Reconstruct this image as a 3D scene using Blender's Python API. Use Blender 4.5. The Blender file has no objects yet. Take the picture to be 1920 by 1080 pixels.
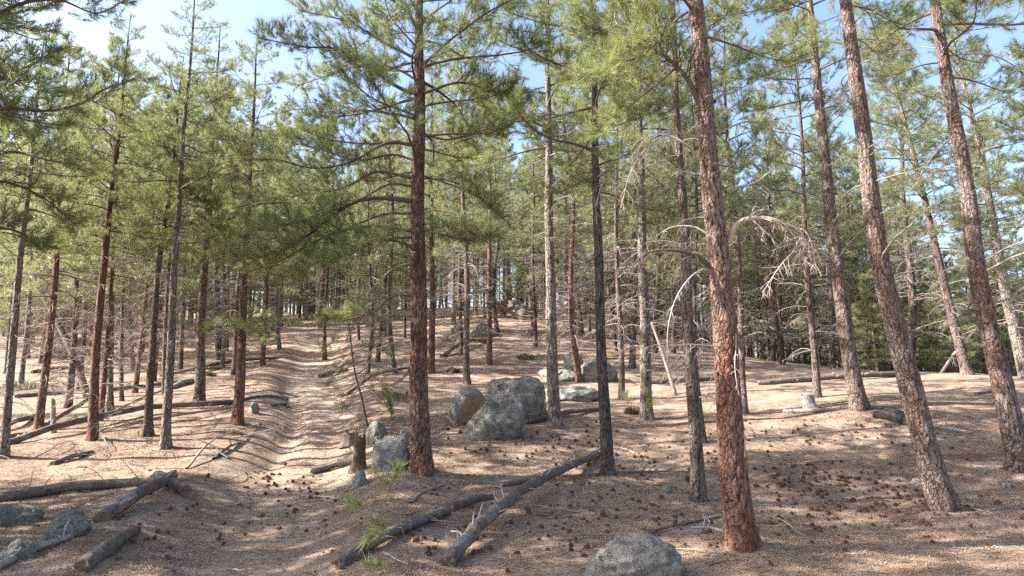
import bpy, math
import numpy as np
from mathutils import Vector, Matrix, Euler

PI = math.pi
scene = bpy.context.scene
COL = scene.collection

# ------------------------------------------------------------------ camera
FPX, PITCH = 1300.0, math.radians(9.5)
cam_d = bpy.data.cameras.new('camera')
cam = bpy.data.objects.new('camera', cam_d)
COL.objects.link(cam)
cam.location = (0, 0, 0)
cam.rotation_euler = (PI / 2 + PITCH, 0, 0)
cam_d.sensor_width = 36.0
cam_d.lens = FPX / 1920 * 36.0
cam_d.clip_start = 0.05
cam_d.clip_end = 3000
scene.camera = cam

# ------------------------------------------------------------------ sky and sun
SUN_AZ, SUN_EL = math.radians(-93), math.radians(36)      # azimuth clockwise from the view direction (+Y)
world = bpy.data.worlds.new('World')
scene.world = world
world.use_nodes = True
wn = world.node_tree
wn.nodes.clear()
sky = wn.nodes.new('ShaderNodeTexSky')
sky.sky_type = 'NISHITA'
sky.sun_disc = False
sky.sun_elevation = SUN_EL
sky.sun_rotation = SUN_AZ % (2 * PI)
sky.altitude = 1500
sky.air_density = 1.0
sky.dust_density = 8.0
sky.ozone_density = 1.0
bg = wn.nodes.new('ShaderNodeBackground')
bg.inputs['Strength'].default_value = 0.125
wo = wn.nodes.new('ShaderNodeOutputWorld')
wn.links.new(sky.outputs[0], bg.inputs[0])
wn.links.new(bg.outputs[0], wo.inputs[0])
sun_d = bpy.data.lights.new('sun', 'SUN')
sun_d.energy = 5.0
sun_d.angle = math.radians(0.53)
sun_d.color = (1.0, 0.945, 0.865)
sun = bpy.data.objects.new('sun', sun_d)
COL.objects.link(sun)
to_sun = Vector((math.sin(SUN_AZ) * math.cos(SUN_EL), math.cos(SUN_AZ) * math.cos(SUN_EL), math.sin(SUN_EL)))
sun.rotation_euler = (-to_sun).to_track_quat('-Z', 'Y').to_euler()
sun.location = (-30, 0, 30)

scene.view_settings.view_transform = 'Standard'
scene.view_settings.look = 'None'
scene.view_settings.gamma = 1.0
scene.view_settings.use_curve_mapping = False
scene.view_settings.exposure = 1.95
scene.render.engine = 'CYCLES'
scene.cycles.use_denoising = False
scene.cycles.denoiser = 'OPENIMAGEDENOISE'
scene.cycles.denoising_input_passes = 'RGB_ALBEDO_NORMAL'
scene.cycles.denoising_prefilter = 'ACCURATE'
scene.cycles.max_bounces = 6
scene.cycles.diffuse_bounces = 5
scene.cycles.transmission_bounces = 4
scene.cycles.transparent_max_bounces = 4
scene.cycles.caustics_reflective = False
scene.cycles.caustics_refractive = False


# ------------------------------------------------------------------ helpers
def nrm(v):
    v = np.asarray(v, float)
    return v / np.maximum(np.linalg.norm(v, axis=-1, keepdims=True), 1e-9)


def ray(px, py):
    u, v = (px - 960) / FPX, (540 - py) / FPX
    return np.array([u, math.cos(PITCH) - v * math.sin(PITCH), math.sin(PITCH) + v * math.cos(PITCH)])


def at(px, py, Y):
    d = ray(px, py)
    return d * (Y / d[1])


def _h(ix, iy, iz, s):
    n = (ix.astype(np.int64) * 374761393 + iy.astype(np.int64) * 668265263 + iz.astype(np.int64) * 2147483647 + s * 1274126177) & 0xffffffff
    n = ((n ^ (n >> 13)) * 1274126177) & 0xffffffff
    n = ((n ^ (n >> 16)) * 2246822519) & 0xffffffff
    return ((n ^ (n >> 15)) & 0xffffff) / float(0xffffff)


def vnoise(x, y, z=0.0, s=0):
    x, y, z = np.broadcast_arrays(np.asarray(x, float), np.asarray(y, float), np.asarray(z, float))
    ix, iy, iz = np.floor(x), np.floor(y), np.floor(z)
    fx, fy, fz = x - ix, y - iy, z - iz
    fx, fy, fz = [f * f * (3 - 2 * f) for f in (fx, fy, fz)]
    r = 0
    for dx in (0, 1):
        for dy in (0, 1):
            for dz in (0, 1):
                w = (fx if dx else 1 - fx) * (fy if dy else 1 - fy) * (fz if dz else 1 - fz)
                r = r + w * _h(ix + dx, iy + dy, iz + dz, s)
    return r * 2 - 1


def fbm(x, y, z=0.0, s=0, o=4):
    r, a, f = 0, 1.0, 1.0
    for k in range(o):
        r = r + a * vnoise(x * f, y * f, z * f, s + k * 17)
        a *= .5
        f *= 2.03
    return r


def worley(x, y, s=0, wrap=None):
    """F2-F1 and cell id of a jittered grid"""
    ix, iy = np.floor(x), np.floor(y)
    f1 = np.full(x.shape, 9.0)
    f2 = np.full(x.shape, 9.0)
    cid = np.zeros(x.shape)
    for dx in (-1, 0, 1):
        for dy in (-1, 0, 1):
            cx, cy = ix + dx, iy + dy
            hx = np.mod(cx, wrap) if wrap else cx
            z0 = np.zeros_like(cx)
            px = cx + .1 + .8 * _h(hx, cy, z0, s)
            py = cy + .1 + .8 * _h(hx, cy, z0, s + 5)
            d = np.hypot(px - x, py - y)
            c = _h(hx, cy, z0, s + 9)
            near = d < f1
            f2 = np.where(near, f1, np.minimum(f2, d))
            cid = np.where(near, c, cid)
            f1 = np.where(near, d, f1)
    return f2 - f1, cid


def sstep(a, b, x):
    t = np.clip((x - a) / (b - a), 0, 1)
    return t * t * (3 - 2 * t)


class Geo:
    """collects points, quads, tris and one float per point"""

    def __init__(self):
        self.V, self.Q, self.T, self.A, self.n = [], [], [], [], 0

    def add(self, V, Q=None, T=None, a=None):
        V = np.asarray(V, float).reshape(-1, 3)
        if Q is not None and len(Q):
            self.Q.append(np.asarray(Q).reshape(-1, 4) + self.n)
        if T is not None and len(T):
            self.T.append(np.asarray(T).reshape(-1, 3) + self.n)
        self.V.append(V)
        self.A.append(np.zeros(len(V)) if a is None else np.broadcast_to(np.asarray(a, float), (len(V),)))
        self.n += len(V)

    def join(self, g, M=None):
        if g.n == 0:
            return
        V = np.concatenate(g.V)
        if M is not None:
            M = np.array(M)
            V = V @ M[:3, :3].T + M[:3, 3]
        self.add(V, np.concatenate(g.Q) if g.Q else None, np.concatenate(g.T) if g.T else None, np.concatenate(g.A))

    def mesh(self, name, mats, smooth=True):
        me = bpy.data.meshes.new(name)
        V = np.concatenate(self.V)
        Q = np.concatenate(self.Q) if self.Q else np.zeros((0, 4), int)
        T = np.concatenate(self.T) if self.T else np.zeros((0, 3), int)
        me.vertices.add(len(V))
        me.vertices.foreach_set('co', V.astype(np.float32).ravel())
        loops = np.concatenate([Q.ravel(), T.ravel()]).astype(np.int32)
        me.loops.add(len(loops))
        me.loops.foreach_set('vertex_index', loops)
        starts = np.concatenate([np.arange(len(Q)) * 4, len(Q) * 4 + np.arange(len(T)) * 3]).astype(np.int32)
        me.polygons.add(len(starts))
        me.polygons.foreach_set('loop_start', starts)
        me.polygons.foreach_set('use_smooth', np.full(len(starts), bool(smooth)))
        at_ = me.attributes.new('tone', 'FLOAT', 'POINT')
        at_.data.foreach_set('value', np.concatenate(self.A).astype(np.float32))
        for m in (mats if isinstance(mats, (list, tuple)) else [mats]):
            me.materials.append(m)
        me.update()
        return me


def link(name, data, parent=None, M=None):
    o = bpy.data.objects.new(name, data)
    COL.objects.link(o)
    if parent is not None:
        o.parent = parent
    if M is not None:
        o.matrix_basis = Matrix([list(map(float, r)) for r in np.array(M)])
    return o


def tag(o, label, cat, group=None, kind=None):
    o['label'] = label
    if cat:
        o['category'] = cat
    if group:
        o['group'] = group
    if kind:
        o['kind'] = kind
    return o


def thing(name, label, cat, loc, group=None):
    return tag(link(name, None, None, Matrix.Translation(Vector([float(c) for c in loc]))), label, cat, group)


def tube(P, R, sides=6, cap=False, phase=0.0):
    P = np.asarray(P, float)
    n = len(P)
    R = np.broadcast_to(np.asarray(R, float), (n,))
    T = nrm(np.gradient(P, axis=0))
    ref = np.array([0., 0, 1]) if abs(T[:, 2]).mean() < .75 else np.array([1., 0.13, 0])
    if (np.abs(T @ ref) > .97).any():
        ref = nrm(np.array([.53, -.71, .46]))
    A = nrm(np.cross(T, ref))
    B = np.cross(T, A)
    th = np.linspace(0, 2 * PI, sides, endpoint=False) + phase
    V = P[:, None] + R[:, None, None] * (np.cos(th)[None, :, None] * A[:, None] + np.sin(th)[None, :, None] * B[:, None])
    i, j = np.meshgrid(np.arange(n - 1), np.arange(sides), indexing='ij')
    j2 = (j + 1) % sides
    Q = np.stack([i * sides + j, i * sides + j2, (i + 1) * sides + j2, (i + 1) * sides + j], -1).reshape(-1, 4)
    V = V.reshape(-1, 3)
    Tn = None
    if cap:
        V = np.concatenate([V, P[:1], P[-1:]])
        k = np.arange(sides)
        a = np.stack([np.full(sides, n * sides), (k + 1) % sides, k], -1)
        b = np.stack([np.full(sides, n * sides + 1), (n - 1) * sides + k, (n - 1) * sides + (k + 1) % sides], -1)
        Tn = np.concatenate([a, b])
    return V, Q, Tn


def curve(pts, n):
    """smooth resample (Catmull-Rom) of a polyline"""
    P = np.asarray(pts, float)
    if len(P) == 2:
        t = np.linspace(0, 1, n)[:, None]
        return P[0] * (1 - t) + P[1] * t
    E = np.concatenate([[2 * P[0] - P[1]], P, [2 * P[-1] - P[-2]]])
    out = []
    for s in np.linspace(0, len(P) - 1, n):
        k = min(int(s), len(P) - 2)
        t = s - k
        a, b, c, d = E[k:k + 4]
        out.append(.5 * ((2 * b) + (c - a) * t + (2 * a - 5 * b + 4 * c - d) * t * t + (3 * b - a - 3 * c + d) * t ** 3))
    return np.array(out)


# ------------------------------------------------------------------ materials
class NT:
    def __init__(self, name, rough=.85, spec=.25):
        self.m = bpy.data.materials.new(name)
        self.m.use_nodes = True
        self.t = self.m.node_tree
        self.b = self.t.nodes['Principled BSDF']
        self.b.inputs['Roughness'].default_value = rough
        self.b.inputs['Specular IOR Level'].default_value = spec
        self.co = self.n('ShaderNodeTexCoord').outputs['Object']

    def n(self, typ, **kw):
        nd = self.t.nodes.new(typ)
        for k, v in kw.items():
            setattr(nd, k, v)
        return nd

    def set(self, inp, v):
        if hasattr(v, 'is_linked') or isinstance(v, bpy.types.NodeSocket):
            self.t.links.new(v, inp)
        else:
            inp.default_value = (tuple(v) + (1,) if isinstance(v, tuple) and len(v) == 3 and inp.type == 'RGBA' else v)

    def noise(self, scale, detail=4, rough=.6, vec=None, sc=None):
        nd = self.n('ShaderNodeTexNoise')
        nd.inputs['Scale'].default_value = scale
        nd.inputs['Detail'].default_value = detail
        nd.inputs['Roughness'].default_value = rough
        v = vec or self.co
        if sc:
            mp = self.n('ShaderNodeMapping')
            mp.inputs['Scale'].default_value = sc
            self.t.links.new(v, mp.inputs[0])
            v = mp.outputs[0]
        self.t.links.new(v, nd.inputs['Vector'])
        return nd.outputs[0]

    def vor(self, scale, feature='F1', out='Distance', sc=None):
        nd = self.n('ShaderNodeTexVoronoi', feature=feature)
        nd.inputs['Scale'].default_value = scale
        v = self.co
        if sc:
            mp = self.n('ShaderNodeMapping')
            mp.inputs['Scale'].default_value = sc
            self.t.links.new(v, mp.inputs[0])
            v = mp.outputs[0]
        self.t.links.new(v, nd.inputs['Vector'])
        return nd.outputs[out]

    def attr(self, name):
        return self.n('ShaderNodeAttribute', attribute_name=name).outputs['Fac']

    def objrand(self):
        return self.n('ShaderNodeObjectInfo').outputs['Random']

    def ramp(self, fac, stops, interp='LINEAR'):
        nd = self.n('ShaderNodeValToRGB')
        cr = nd.color_ramp
        cr.interpolation = interp
        while len(cr.elements) < len(stops):
            cr.elements.new(.5)
        for e, (p, c) in zip(cr.elements, stops):
            e.position = p
            e.color = tuple(c) + (1,) if not isinstance(c, (int, float)) else (c, c, c, 1)
        self.set(nd.inputs[0], fac)
        return nd.outputs[0]

    def mix(self, f, a, b, mode='MIX'):
        nd = self.n('ShaderNodeMix', data_type='RGBA', blend_type=mode)
        self.set(nd.inputs[0], f)
        self.set(nd.inputs[6], a)
        self.set(nd.inputs[7], b)
        return nd.outputs[2]

    def math(self, op, a, b=0.0):
        nd = self.n('ShaderNodeMath', operation=op)
        self.set(nd.inputs[0], a)
        self.set(nd.inputs[1], b)
        return nd.outputs[0]

    def bump(self, h, strength=.5, dist=.02):
        nd = self.n('ShaderNodeBump')
        nd.inputs['Strength'].default_value = strength
        nd.inputs['Distance'].default_value = dist
        self.t.links.new(h, nd.inputs['Height'])
        self.t.links.new(nd.outputs[0], self.b.inputs['Normal'])

    def out(self, col):
        self.set(self.b.inputs['Base Color'], col)
        return self.m


def bark_mat(name, a, b, fis, flake=None, high=None):
    t = NT(name, .9, .15)
    tone = t.attr('tone')
    col = t.mix(t.ramp(t.noise(5, 3, .6, sc=(1, 1, .35)), [(.35, 0), (.65, 1)]), a, b)
    if flake:
        col = t.mix(t.ramp(t.noise(2.2, 4, .7, sc=(1, 1, .45)), [(.45, 0), (.6, 1)]), col, flake)
    if high:      # old bark holds on above, peeled to the red below
        sx = t.n('ShaderNodeSeparateXYZ')
        t.t.links.new(t.co, sx.inputs[0])
        zz = t.math('ADD', sx.outputs[2], t.math('MULTIPLY', t.noise(2.5, 3), 3.0))
        col = t.mix(t.ramp(t.math('MULTIPLY', zz, .1), [(.38, 0), (.52, .85)]), col, high)
    col = t.mix(t.ramp(t.noise(60, 3, .7, sc=(1, 1, .3)), [(.3, 0.0), (.75, .55)]), col, tuple(c * .55 for c in a))
    col = t.mix(t.ramp(tone, [(.08, .95), (.42, 0.0)]), col, fis)
    ck = t.n('ShaderNodeTexVoronoi', feature='DISTANCE_TO_EDGE')
    ck.inputs['Scale'].default_value = 15
    mp = t.n('ShaderNodeMapping')
    mp.inputs['Scale'].default_value = (1, 1, .19)
    wob = t.n('ShaderNodeTexNoise')
    wob.inputs['Scale'].default_value = 9
    t.t.links.new(t.co, wob.inputs['Vector'])
    va = t.n('ShaderNodeVectorMath', operation='MULTIPLY_ADD')
    t.t.links.new(wob.outputs['Color'], va.inputs[0])
    va.inputs[1].default_value = (.15, .15, .55)
    t.t.links.new(t.co, va.inputs[2])
    t.t.links.new(va.outputs[0], mp.inputs[0])
    t.t.links.new(mp.outputs[0], ck.inputs['Vector'])
    edge = ck.outputs['Distance']
    col = t.mix(t.ramp(edge, [(.0, .45 if high else .75), (.08, 0)]), col, fis)
    hs = t.n('ShaderNodeHueSaturation')
    t.set(hs.inputs['Value'], t.math('ADD', t.math('MULTIPLY', t.objrand(), .35), .82))
    t.set(hs.inputs['Color'], col)
    t.bump(t.math('ADD', t.math('MULTIPLY', t.noise(38, 5, .7, sc=(1, 1, .3)), .6), t.ramp(edge, [(0, 0.0), (.2, 1.0)])), .9, .03)
    return t.out(hs.outputs[0])


BARK_RED = bark_mat('bark_orange_red', (.27, .145, .10), (.33, .22, .175), (.07, .038, .032), (.215, .08, .045), (.30, .225, .19))
BARK_ROSE = bark_mat('bark_rose_brown', (.225, .172, .15), (.305, .255, .232), (.06, .046, .041), (.215, .13, .10))
BARK_BROWN = bark_mat('bark_red_brown', (.24, .14, .105), (.31, .22, .185), (.06, .040, .035), (.26, .115, .075))
BARK_GREY = bark_mat('bark_grey_brown', (.27, .22, .19), (.34, .29, .26), (.075, .06, .052))
BARK_DARK = bark_mat('bark_dark', (.165, .125, .105), (.225, .185, .165), (.045, .037, .034))
BARKS = {'red': BARK_RED, 'rose': BARK_ROSE, 'brown': BARK_BROWN, 'grey': BARK_GREY, 'dark': BARK_DARK}


def wood_mat(name, a, b, rough=.85):
    t = NT(name, rough, .2)
    col = t.mix(t.noise(9, 4, .65), a, b)
    t.bump(t.noise(70, 3, .6), .4, .006)
    return t.out(col)


LIMB = wood_mat('live_limb_bark', (.085, .062, .052), (.16, .115, .09))
DEAD = wood_mat('dead_branch_wood', (.19, .155, .135), (.36, .305, .27))
ARCH = wood_mat('arching_limb_wood', (.33, .26, .21), (.47, .39, .32))
PALE = wood_mat('weathered_pale_wood', (.31, .275, .25), (.47, .43, .395))


def log_mat(name, a, b, bare, crack):
    t = NT(name, .9, .15)
    col = t.mix(t.ramp(t.noise(6, 5, .75), [(.35, 0), (.65, 1)]), a, b)
    col = t.mix(t.ramp(t.noise(2.6, 5, .7), [(.54, 0), (.60, .9)]), col, bare)
    col = t.mix(t.ramp(t.noise(30, 4, .75), [(.36, .85), (.5, 0)]), col, crack)
    t.bump(t.math('ADD', t.noise(30, 5, .75), t.noise(6, 4, .7)), 1.0, .03)
    return t.out(col)


LOGB = log_mat('old_log_bark', (.12, .092, .08), (.235, .19, .17), (.30, .255, .23), (.045, .035, .03))
LOGR = log_mat('log_red_bark', (.19, .115, .085), (.29, .205, .165), (.34, .27, .225), (.06, .04, .03))
STUMPM = log_mat('rotten_stump_wood', (.07, .05, .04), (.17, .11, .08), (.24, .14, .085), (.03, .024, .02))
PALEL = log_mat('weathered_log_wood', (.28, .255, .235), (.42, .39, .365), (.36, .33, .30), (.10, .085, .075))
CHAR = wood_mat('charred_wood', (.02, .018, .018), (.065, .055, .05))
CUT = wood_mat('broken_wood_end', (.10, .07, .05), (.25, .175, .125))


def needle_mat(name, a, b, tr, trans=.4):
    t = NT(name, .38, .5)
    r = t.objrand()
    col = t.mix(t.math('ADD', t.math('MULTIPLY', r, .25), t.math('MULTIPLY', t.attr('tone'), .75)), a, b)
    col = t.mix(t.ramp(t.attr('tone'), [(.93, 0), (1, 1)]), col, (.24, .18, .08))
    t.out(col)
    tl = t.n('ShaderNodeBsdfTranslucent')
    t.set(tl.inputs['Color'], t.mix(.35, col, tr))
    mx = t.n('ShaderNodeMixShader')
    mx.inputs[0].default_value = trans
    t.t.links.new(t.b.outputs[0], mx.inputs[1])
    t.t.links.new(tl.outputs[0], mx.inputs[2])
    t.t.links.new(mx.outputs[0], t.t.nodes['Material Output'].inputs[0])
    return t.m


NEEDLE = needle_mat('pine_needles', (.125, .168, .07), (.285, .305, .118), (.46, .49, .17), .5)
NEEDLE_FAR = needle_mat('pine_needles_stand', (.145, .18, .095), (.31, .318, .155), (.46, .48, .215), .5)
SHRUBM = needle_mat('low_shrub_leaves', (.13, .125, .035), (.20, .16, .05), (.26, .24, .06))


def ground_mat():
    t = NT('needle_duff', .95, .1)
    n2 = t.noise(3.2, 6, .72)
    n3 = t.noise(38, 5, .75)
    col = t.mix(t.ramp(t.noise(.5, 6, .68), [(.38, 0), (.62, 1)]), (.225, .158, .122), (.335, .25, .188))
    col = t.mix(t.ramp(n2, [(.44, 0), (.68, .85)]), col, (.43, .335, .255))
    col = t.mix(t.ramp(t.noise(1.3, 6, .78), [(.47, 0), (.62, .85)]), col, (.15, .095, .075))
    col = t.mix(t.ramp(t.noise(7, 6, .8), [(.52, 0), (.64, .7)]), col, (.15, .10, .08))
    col = t.mix(t.ramp(t.noise(.9, 5, .7), [(.56, 0), (.66, .7)]), col, (.33, .205, .125))
    col = t.mix(t.ramp(t.noise(2.0, 6, .8), [(.60, 0), (.68, .75)]), col, (.095, .068, .055))
    col = t.mix(t.math('MULTIPLY', t.attr('tone'), .8), col, (.40, .305, .24))
    col = t.mix(t.ramp(n3, [(.34, .32), (.5, 0)]), col, (.14, .09, .07))
    col = t.mix(t.ramp(t.noise(85, 3, .7), [(.56, 0), (.74, .25)]), col, (.47, .385, .30))
    t.bump(t.math('ADD', t.noise(20, 6, .78), t.math('MULTIPLY', n2, .8)), .6, .025)
    return t.out(col)


def rock_mat(name, a, b, lich, stain=None):
    t = NT(name, .9, .2)
    col = t.mix(t.ramp(t.noise(3.5, 5, .7), [(.35, 0), (.65, 1)]), a, b)
    col = t.mix(t.ramp(t.noise(9, 5, .75), [(.50, 0), (.60, .85)]), col, lich)
    col = t.mix(t.ramp(t.noise(55, 3, .7), [(.35, .8), (.5, 0)]), col, tuple(c * .45 for c in a))
    col = t.mix(t.ramp(t.noise(90, 2, .6), [(.6, 0), (.7, .6)]), col, (.55, .54, .50))
    col = t.mix(t.ramp(t.noise(2.2, 6, .75), [(.52, 0), (.62, .75)]), col, tuple(c * .42 for c in a))
    col = t.mix(t.ramp(t.noise(2.4, 5, .6), [(.488, 0), (.497, .75), (.503, .75), (.512, 0)]), col, (.05, .045, .04))
    if stain:
        col = t.mix(t.ramp(t.attr('tone'), [(.45, 0), (.55, .9)]), col, stain)
    ge = t.n('ShaderNodeNewGeometry')
    sx = t.n('ShaderNodeSeparateXYZ')
    t.t.links.new(ge.outputs['Normal'], sx.inputs[0])
    lit = t.math('ADD', t.math('MULTIPLY', sx.outputs[2], .5), t.math('MULTIPLY', t.noise(5, 5, .8), .9))
    col = t.mix(t.ramp(lit, [(.93, 0), (1.0, .85)]), col, (.26, .17, .115))      # needles caught on the flat tops
    t.bump(t.math('ADD', t.noise(14, 6, .75), t.math('MULTIPLY', t.noise(60, 4, .7), .35)), 1.0, .06)
    return t.out(col)


ROCK = rock_mat('granite_lichen', (.29, .262, .225), (.45, .412, .36), (.22, .22, .18))
ROCK_DARK = rock_mat('granite_dark_lichen', (.20, .187, .165), (.34, .317, .28), (.205, .215, .175))
ROCK_PALE = rock_mat('granite_pale', (.31, .297, .272), (.42, .403, .37), (.26, .28, .235))
ROCK_RUST = rock_mat('granite_rust_face', (.33, .315, .29), (.45, .43, .40), (.24, .25, .21), (.42, .26, .145))
CONE = wood_mat('pine_cone_scales', (.085, .042, .028), (.17, .085, .055))
LITTER = None

# ------------------------------------------------------------------ terrain
CP = [(960, 1080, 8), (100, 1080, 8.1), (1900, 1080, 8), (1390, 1030, 9.2), (785, 888, 13), (1775, 968, 10.8), (1912, 890, 12.6),
      (1310, 940, 11.6), (1137, 897, 13.2), (300, 915, 12.2), (310, 848, 15.2), (10, 862, 14.4), (445, 805, 17.6), (172, 828, 16),
      (277, 815, 16.6), (940, 822, 16), (1040, 803, 17), (1215, 785, 18), (1612, 765, 17.2), (373, 758, 20.5), (560, 760, 20),
      (878, 720, 24.5), (1083, 715, 25), (1163, 750, 21.5), (1402, 775, 18.5), (1530, 745, 19.8), (1810, 702, 24.5), (1690, 708, 24),
      (1450, 718, 23.5), (590, 655, 36), (300, 700, 29), (100, 722, 26), (900, 640, 36), (950, 590, 48), (1300, 682, 29),
      (1920, 712, 22), (520, 600, 53), (200, 622, 48), (60, 640, 40), (800, 600, 50), (1500, 690, 29), (300, 598, 75), (960, 578, 75),
      (1300, 605, 65)]
cw = [at(*c) for c in CP] + [np.array(p, float) for p in
      [(0, 0, -2.25), (-8, 0, -2.3), (8, 0, -2.2), (-14, 6, -2.1), (15, 8, -1.6), (22, 34, .9), (30, 24, -.2), (44, 45, -4), (24, 60, 1.0),
       (-30, 25, .2), (-40, 60, 6.0), (0, -15, -3), (-25, 0, -2.2), (28, 2, -2.4), (60, 80, -6), (-70, 20, 0), (0, 120, 14)]]
cw = np.array(cw)
_K = lambda d: np.sqrt(d * d + 9.0)
_D = np.hypot(cw[:, None, 0] - cw[None, :, 0], cw[:, None, 1] - cw[None, :, 1])
_n = len(cw)
_A = np.zeros((_n + 3, _n + 3))
_A[:_n, :_n] = _K(_D) - np.eye(_n) * .25
_A[:_n, _n:] = np.c_[np.ones(_n), cw[:, :2]]
_A[_n:, :_n] = _A[:_n, _n:].T
_w = np.linalg.solve(_A, np.r_[cw[:, 2], 0, 0, 0])


def h_base(x, y):
    x, y = np.asarray(x, float), np.asarray(y, float)
    sh = np.broadcast(x, y).shape
    X, Y = [np.broadcast_to(v, sh).ravel() for v in (x, y)]
    out = np.empty(len(X))
    for a in range(0, len(X), 20000):
        xs, ys = X[a:a + 20000], Y[a:a + 20000]
        out[a:a + 20000] = _K(np.hypot(xs[:, None] - cw[:, 0], ys[:, None] - cw[:, 1])) @ _w[:_n] + _w[_n] + _w[_n + 1] * xs + _w[_n + 2] * ys
    return np.maximum(out, -16).reshape(sh)


def hit_on(fn, px, py, y0=5.0, y1=130.0):
    d = ray(px, py)
    d = d / d[1]
    ys = np.concatenate([np.arange(y0, 40, .02), np.arange(40, y1, .1)])
    below = ys * d[2] < fn(ys * d[0], ys)
    k = int(np.argmax(below)) if below.any() else len(ys) - 1
    y = ys[k]
    return np.array([d[0] * y, y, float(fn(np.array([d[0] * y]), np.array([y]))[0])])


def polydist(x, y, P):
    best = np.full(x.shape, 1e9)
    for (ax, ay), (bx, by) in zip(P[:-1, :2], P[1:, :2]):
        L2 = (bx - ax) ** 2 + (by - ay) ** 2 + 1e-9
        t = np.clip(((x - ax) * (bx - ax) + (y - ay) * (by - ay)) / L2, 0, 1)
        best = np.minimum(best, np.hypot(x - ax - t * (bx - ax), y - ay - t * (by - ay)))
    return best


TRAIL = np.array([[-2.6, 2.0, 0]] + [hit_on(h_base, *p) for p in
                 [(430, 1070), (470, 1000), (515, 930), (565, 850), (590, 790), (592, 730), (588, 685), (600, 655), (610, 635)]])
GULLY = np.array([hit_on(h_base, *p) for p in [(500, 862), (528, 830), (548, 795), (556, 765), (545, 735), (535, 705)]])


MOUNDS = np.array([at(*m)[:2] for m in [(789, 886, 13.0), (1391, 1031, 9.2), (1772, 968, 10.8), (1916, 888, 12.6), (1310, 940, 11.6), (1139, 897, 13.2), (1611, 765, 17.2), (310, 848, 15.2)]])


def H(x, y):
    x, y = np.asarray(x, float), np.asarray(y, float)
    z = h_base(x, y)
    d = polydist(x, y, TRAIL)
    z = z - .24 * (1 - sstep(.4, 1.7, d)) + .07 * np.exp(-((d - 2.0) / .5) ** 2)
    g = polydist(x, y, GULLY)
    z = z - .07 * (1 - sstep(.05, .38, g + .12 * vnoise(x * 2.3, y * 2.3, 0, 41))) + .03 * np.exp(-((g - .6) / .25) ** 2)
    for mx, my in MOUNDS:
        z = z + .07 * np.exp(-((x - mx) ** 2 + (y - my) ** 2) / .30)
    tm = 1 - .75 * (1 - sstep(1.2, 2.4, d))
    near = tm / (1 + np.maximum(0, y - 20) / 14)
    z = z + .06 * vnoise(x * .36 + y * .25, y * .36 - x * .25, 0, 3) * np.maximum(tm, .4) + near ** 2 * (.018 * vnoise(x * 1.3 + y * 1.05, y * 1.3 - x * 1.05, 0, 4) + .007 * vnoise(x * 3.9 - y * 2.5, y * 3.9 + x * 2.5, 0, 5) + .005 * vnoise(x * 12, y * 12, 0, 6))
    return z


def hit(px, py):
    return hit_on(H, px, py)


def grow_axis(lo, a, b, hi, fine, ratio=1.09, big=9.0):
    v = list(np.arange(a, b, fine))
    s, p = fine, b
    while p < hi:
        v.append(p)
        s = min(s * ratio, big)
        p += s
    v.append(hi)
    s, p, left = fine, a, []
    while p > lo:
        s = min(s * ratio, big)
        p -= s
        left.append(max(p, lo))
    return np.array(left[::-1] + v)


gx = grow_axis(-320, -11, 12, 320, .085)
gy = grow_axis(-60, 6.5, 22, 420, .085, 1.045, 9.0)
GX, GY = np.meshgrid(gx, gy, indexing='ij')
GZ = H(GX, GY)
g = Geo()
nx, ny = len(gx), len(gy)
ii, jj = np.meshgrid(np.arange(nx - 1), np.arange(ny - 1), indexing='ij')
quads = np.stack([ii * ny + jj, (ii + 1) * ny + jj, (ii + 1) * ny + jj + 1, ii * ny + jj + 1], -1).reshape(-1, 4)
trailtone = (1 - sstep(.3, 1.5, polydist(GX, GY, TRAIL) + .35 * vnoise(GX * 1.3, GY * 1.3, 0, 8))) * .75
g.add(np.stack([GX, GY, GZ], -1), quads, None, trailtone.ravel())
GROUND = ground_mat()
ground = link('ground', g.mesh('ground', GROUND))
tag(ground, 'tan pine needle covered forest floor with a worn trail', None, kind='structure')


# ------------------------------------------------------------------ pine generators
def needles(geo, P, D, n, ln, w, rs, tone=0.0):
    M = len(P)
    if M == 0:
        return
    P, D = np.repeat(np.asarray(P, float), n, 0), np.repeat(nrm(D), n, 0)
    k = M * n
    s = rs.uniform(-.13, .03, k)
    al = np.radians(rs.uniform(10, 42, k) + (-s) * 240)
    ph = rs.uniform(0, 2 * PI, k)
    r = nrm(np.cross(D, rs.normal(size=(k, 3))))
    q = np.cross(D, r)
    d = np.cos(al)[:, None] * D + np.sin(al)[:, None] * (np.cos(ph)[:, None] * r + np.sin(ph)[:, None] * q)
    d[:, 2] -= .06
    d = nrm(d)
    base = P + D * s[:, None]
    tip = base + d * (ln * rs.uniform(.7, 1.12, k))[:, None]
    wv = nrm(np.cross(d, rs.normal(size=(k, 3)))) * (w * .5)
    V = np.stack([base - wv, base + wv, tip], 1).reshape(-1, 3)
    tn = np.repeat(np.repeat(rs.uniform(0, 1, M) if tone is None else np.full(M, tone), n), 3)
    geo.add(V, None, np.arange(k * 3).reshape(-1, 3), tn)


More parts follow.
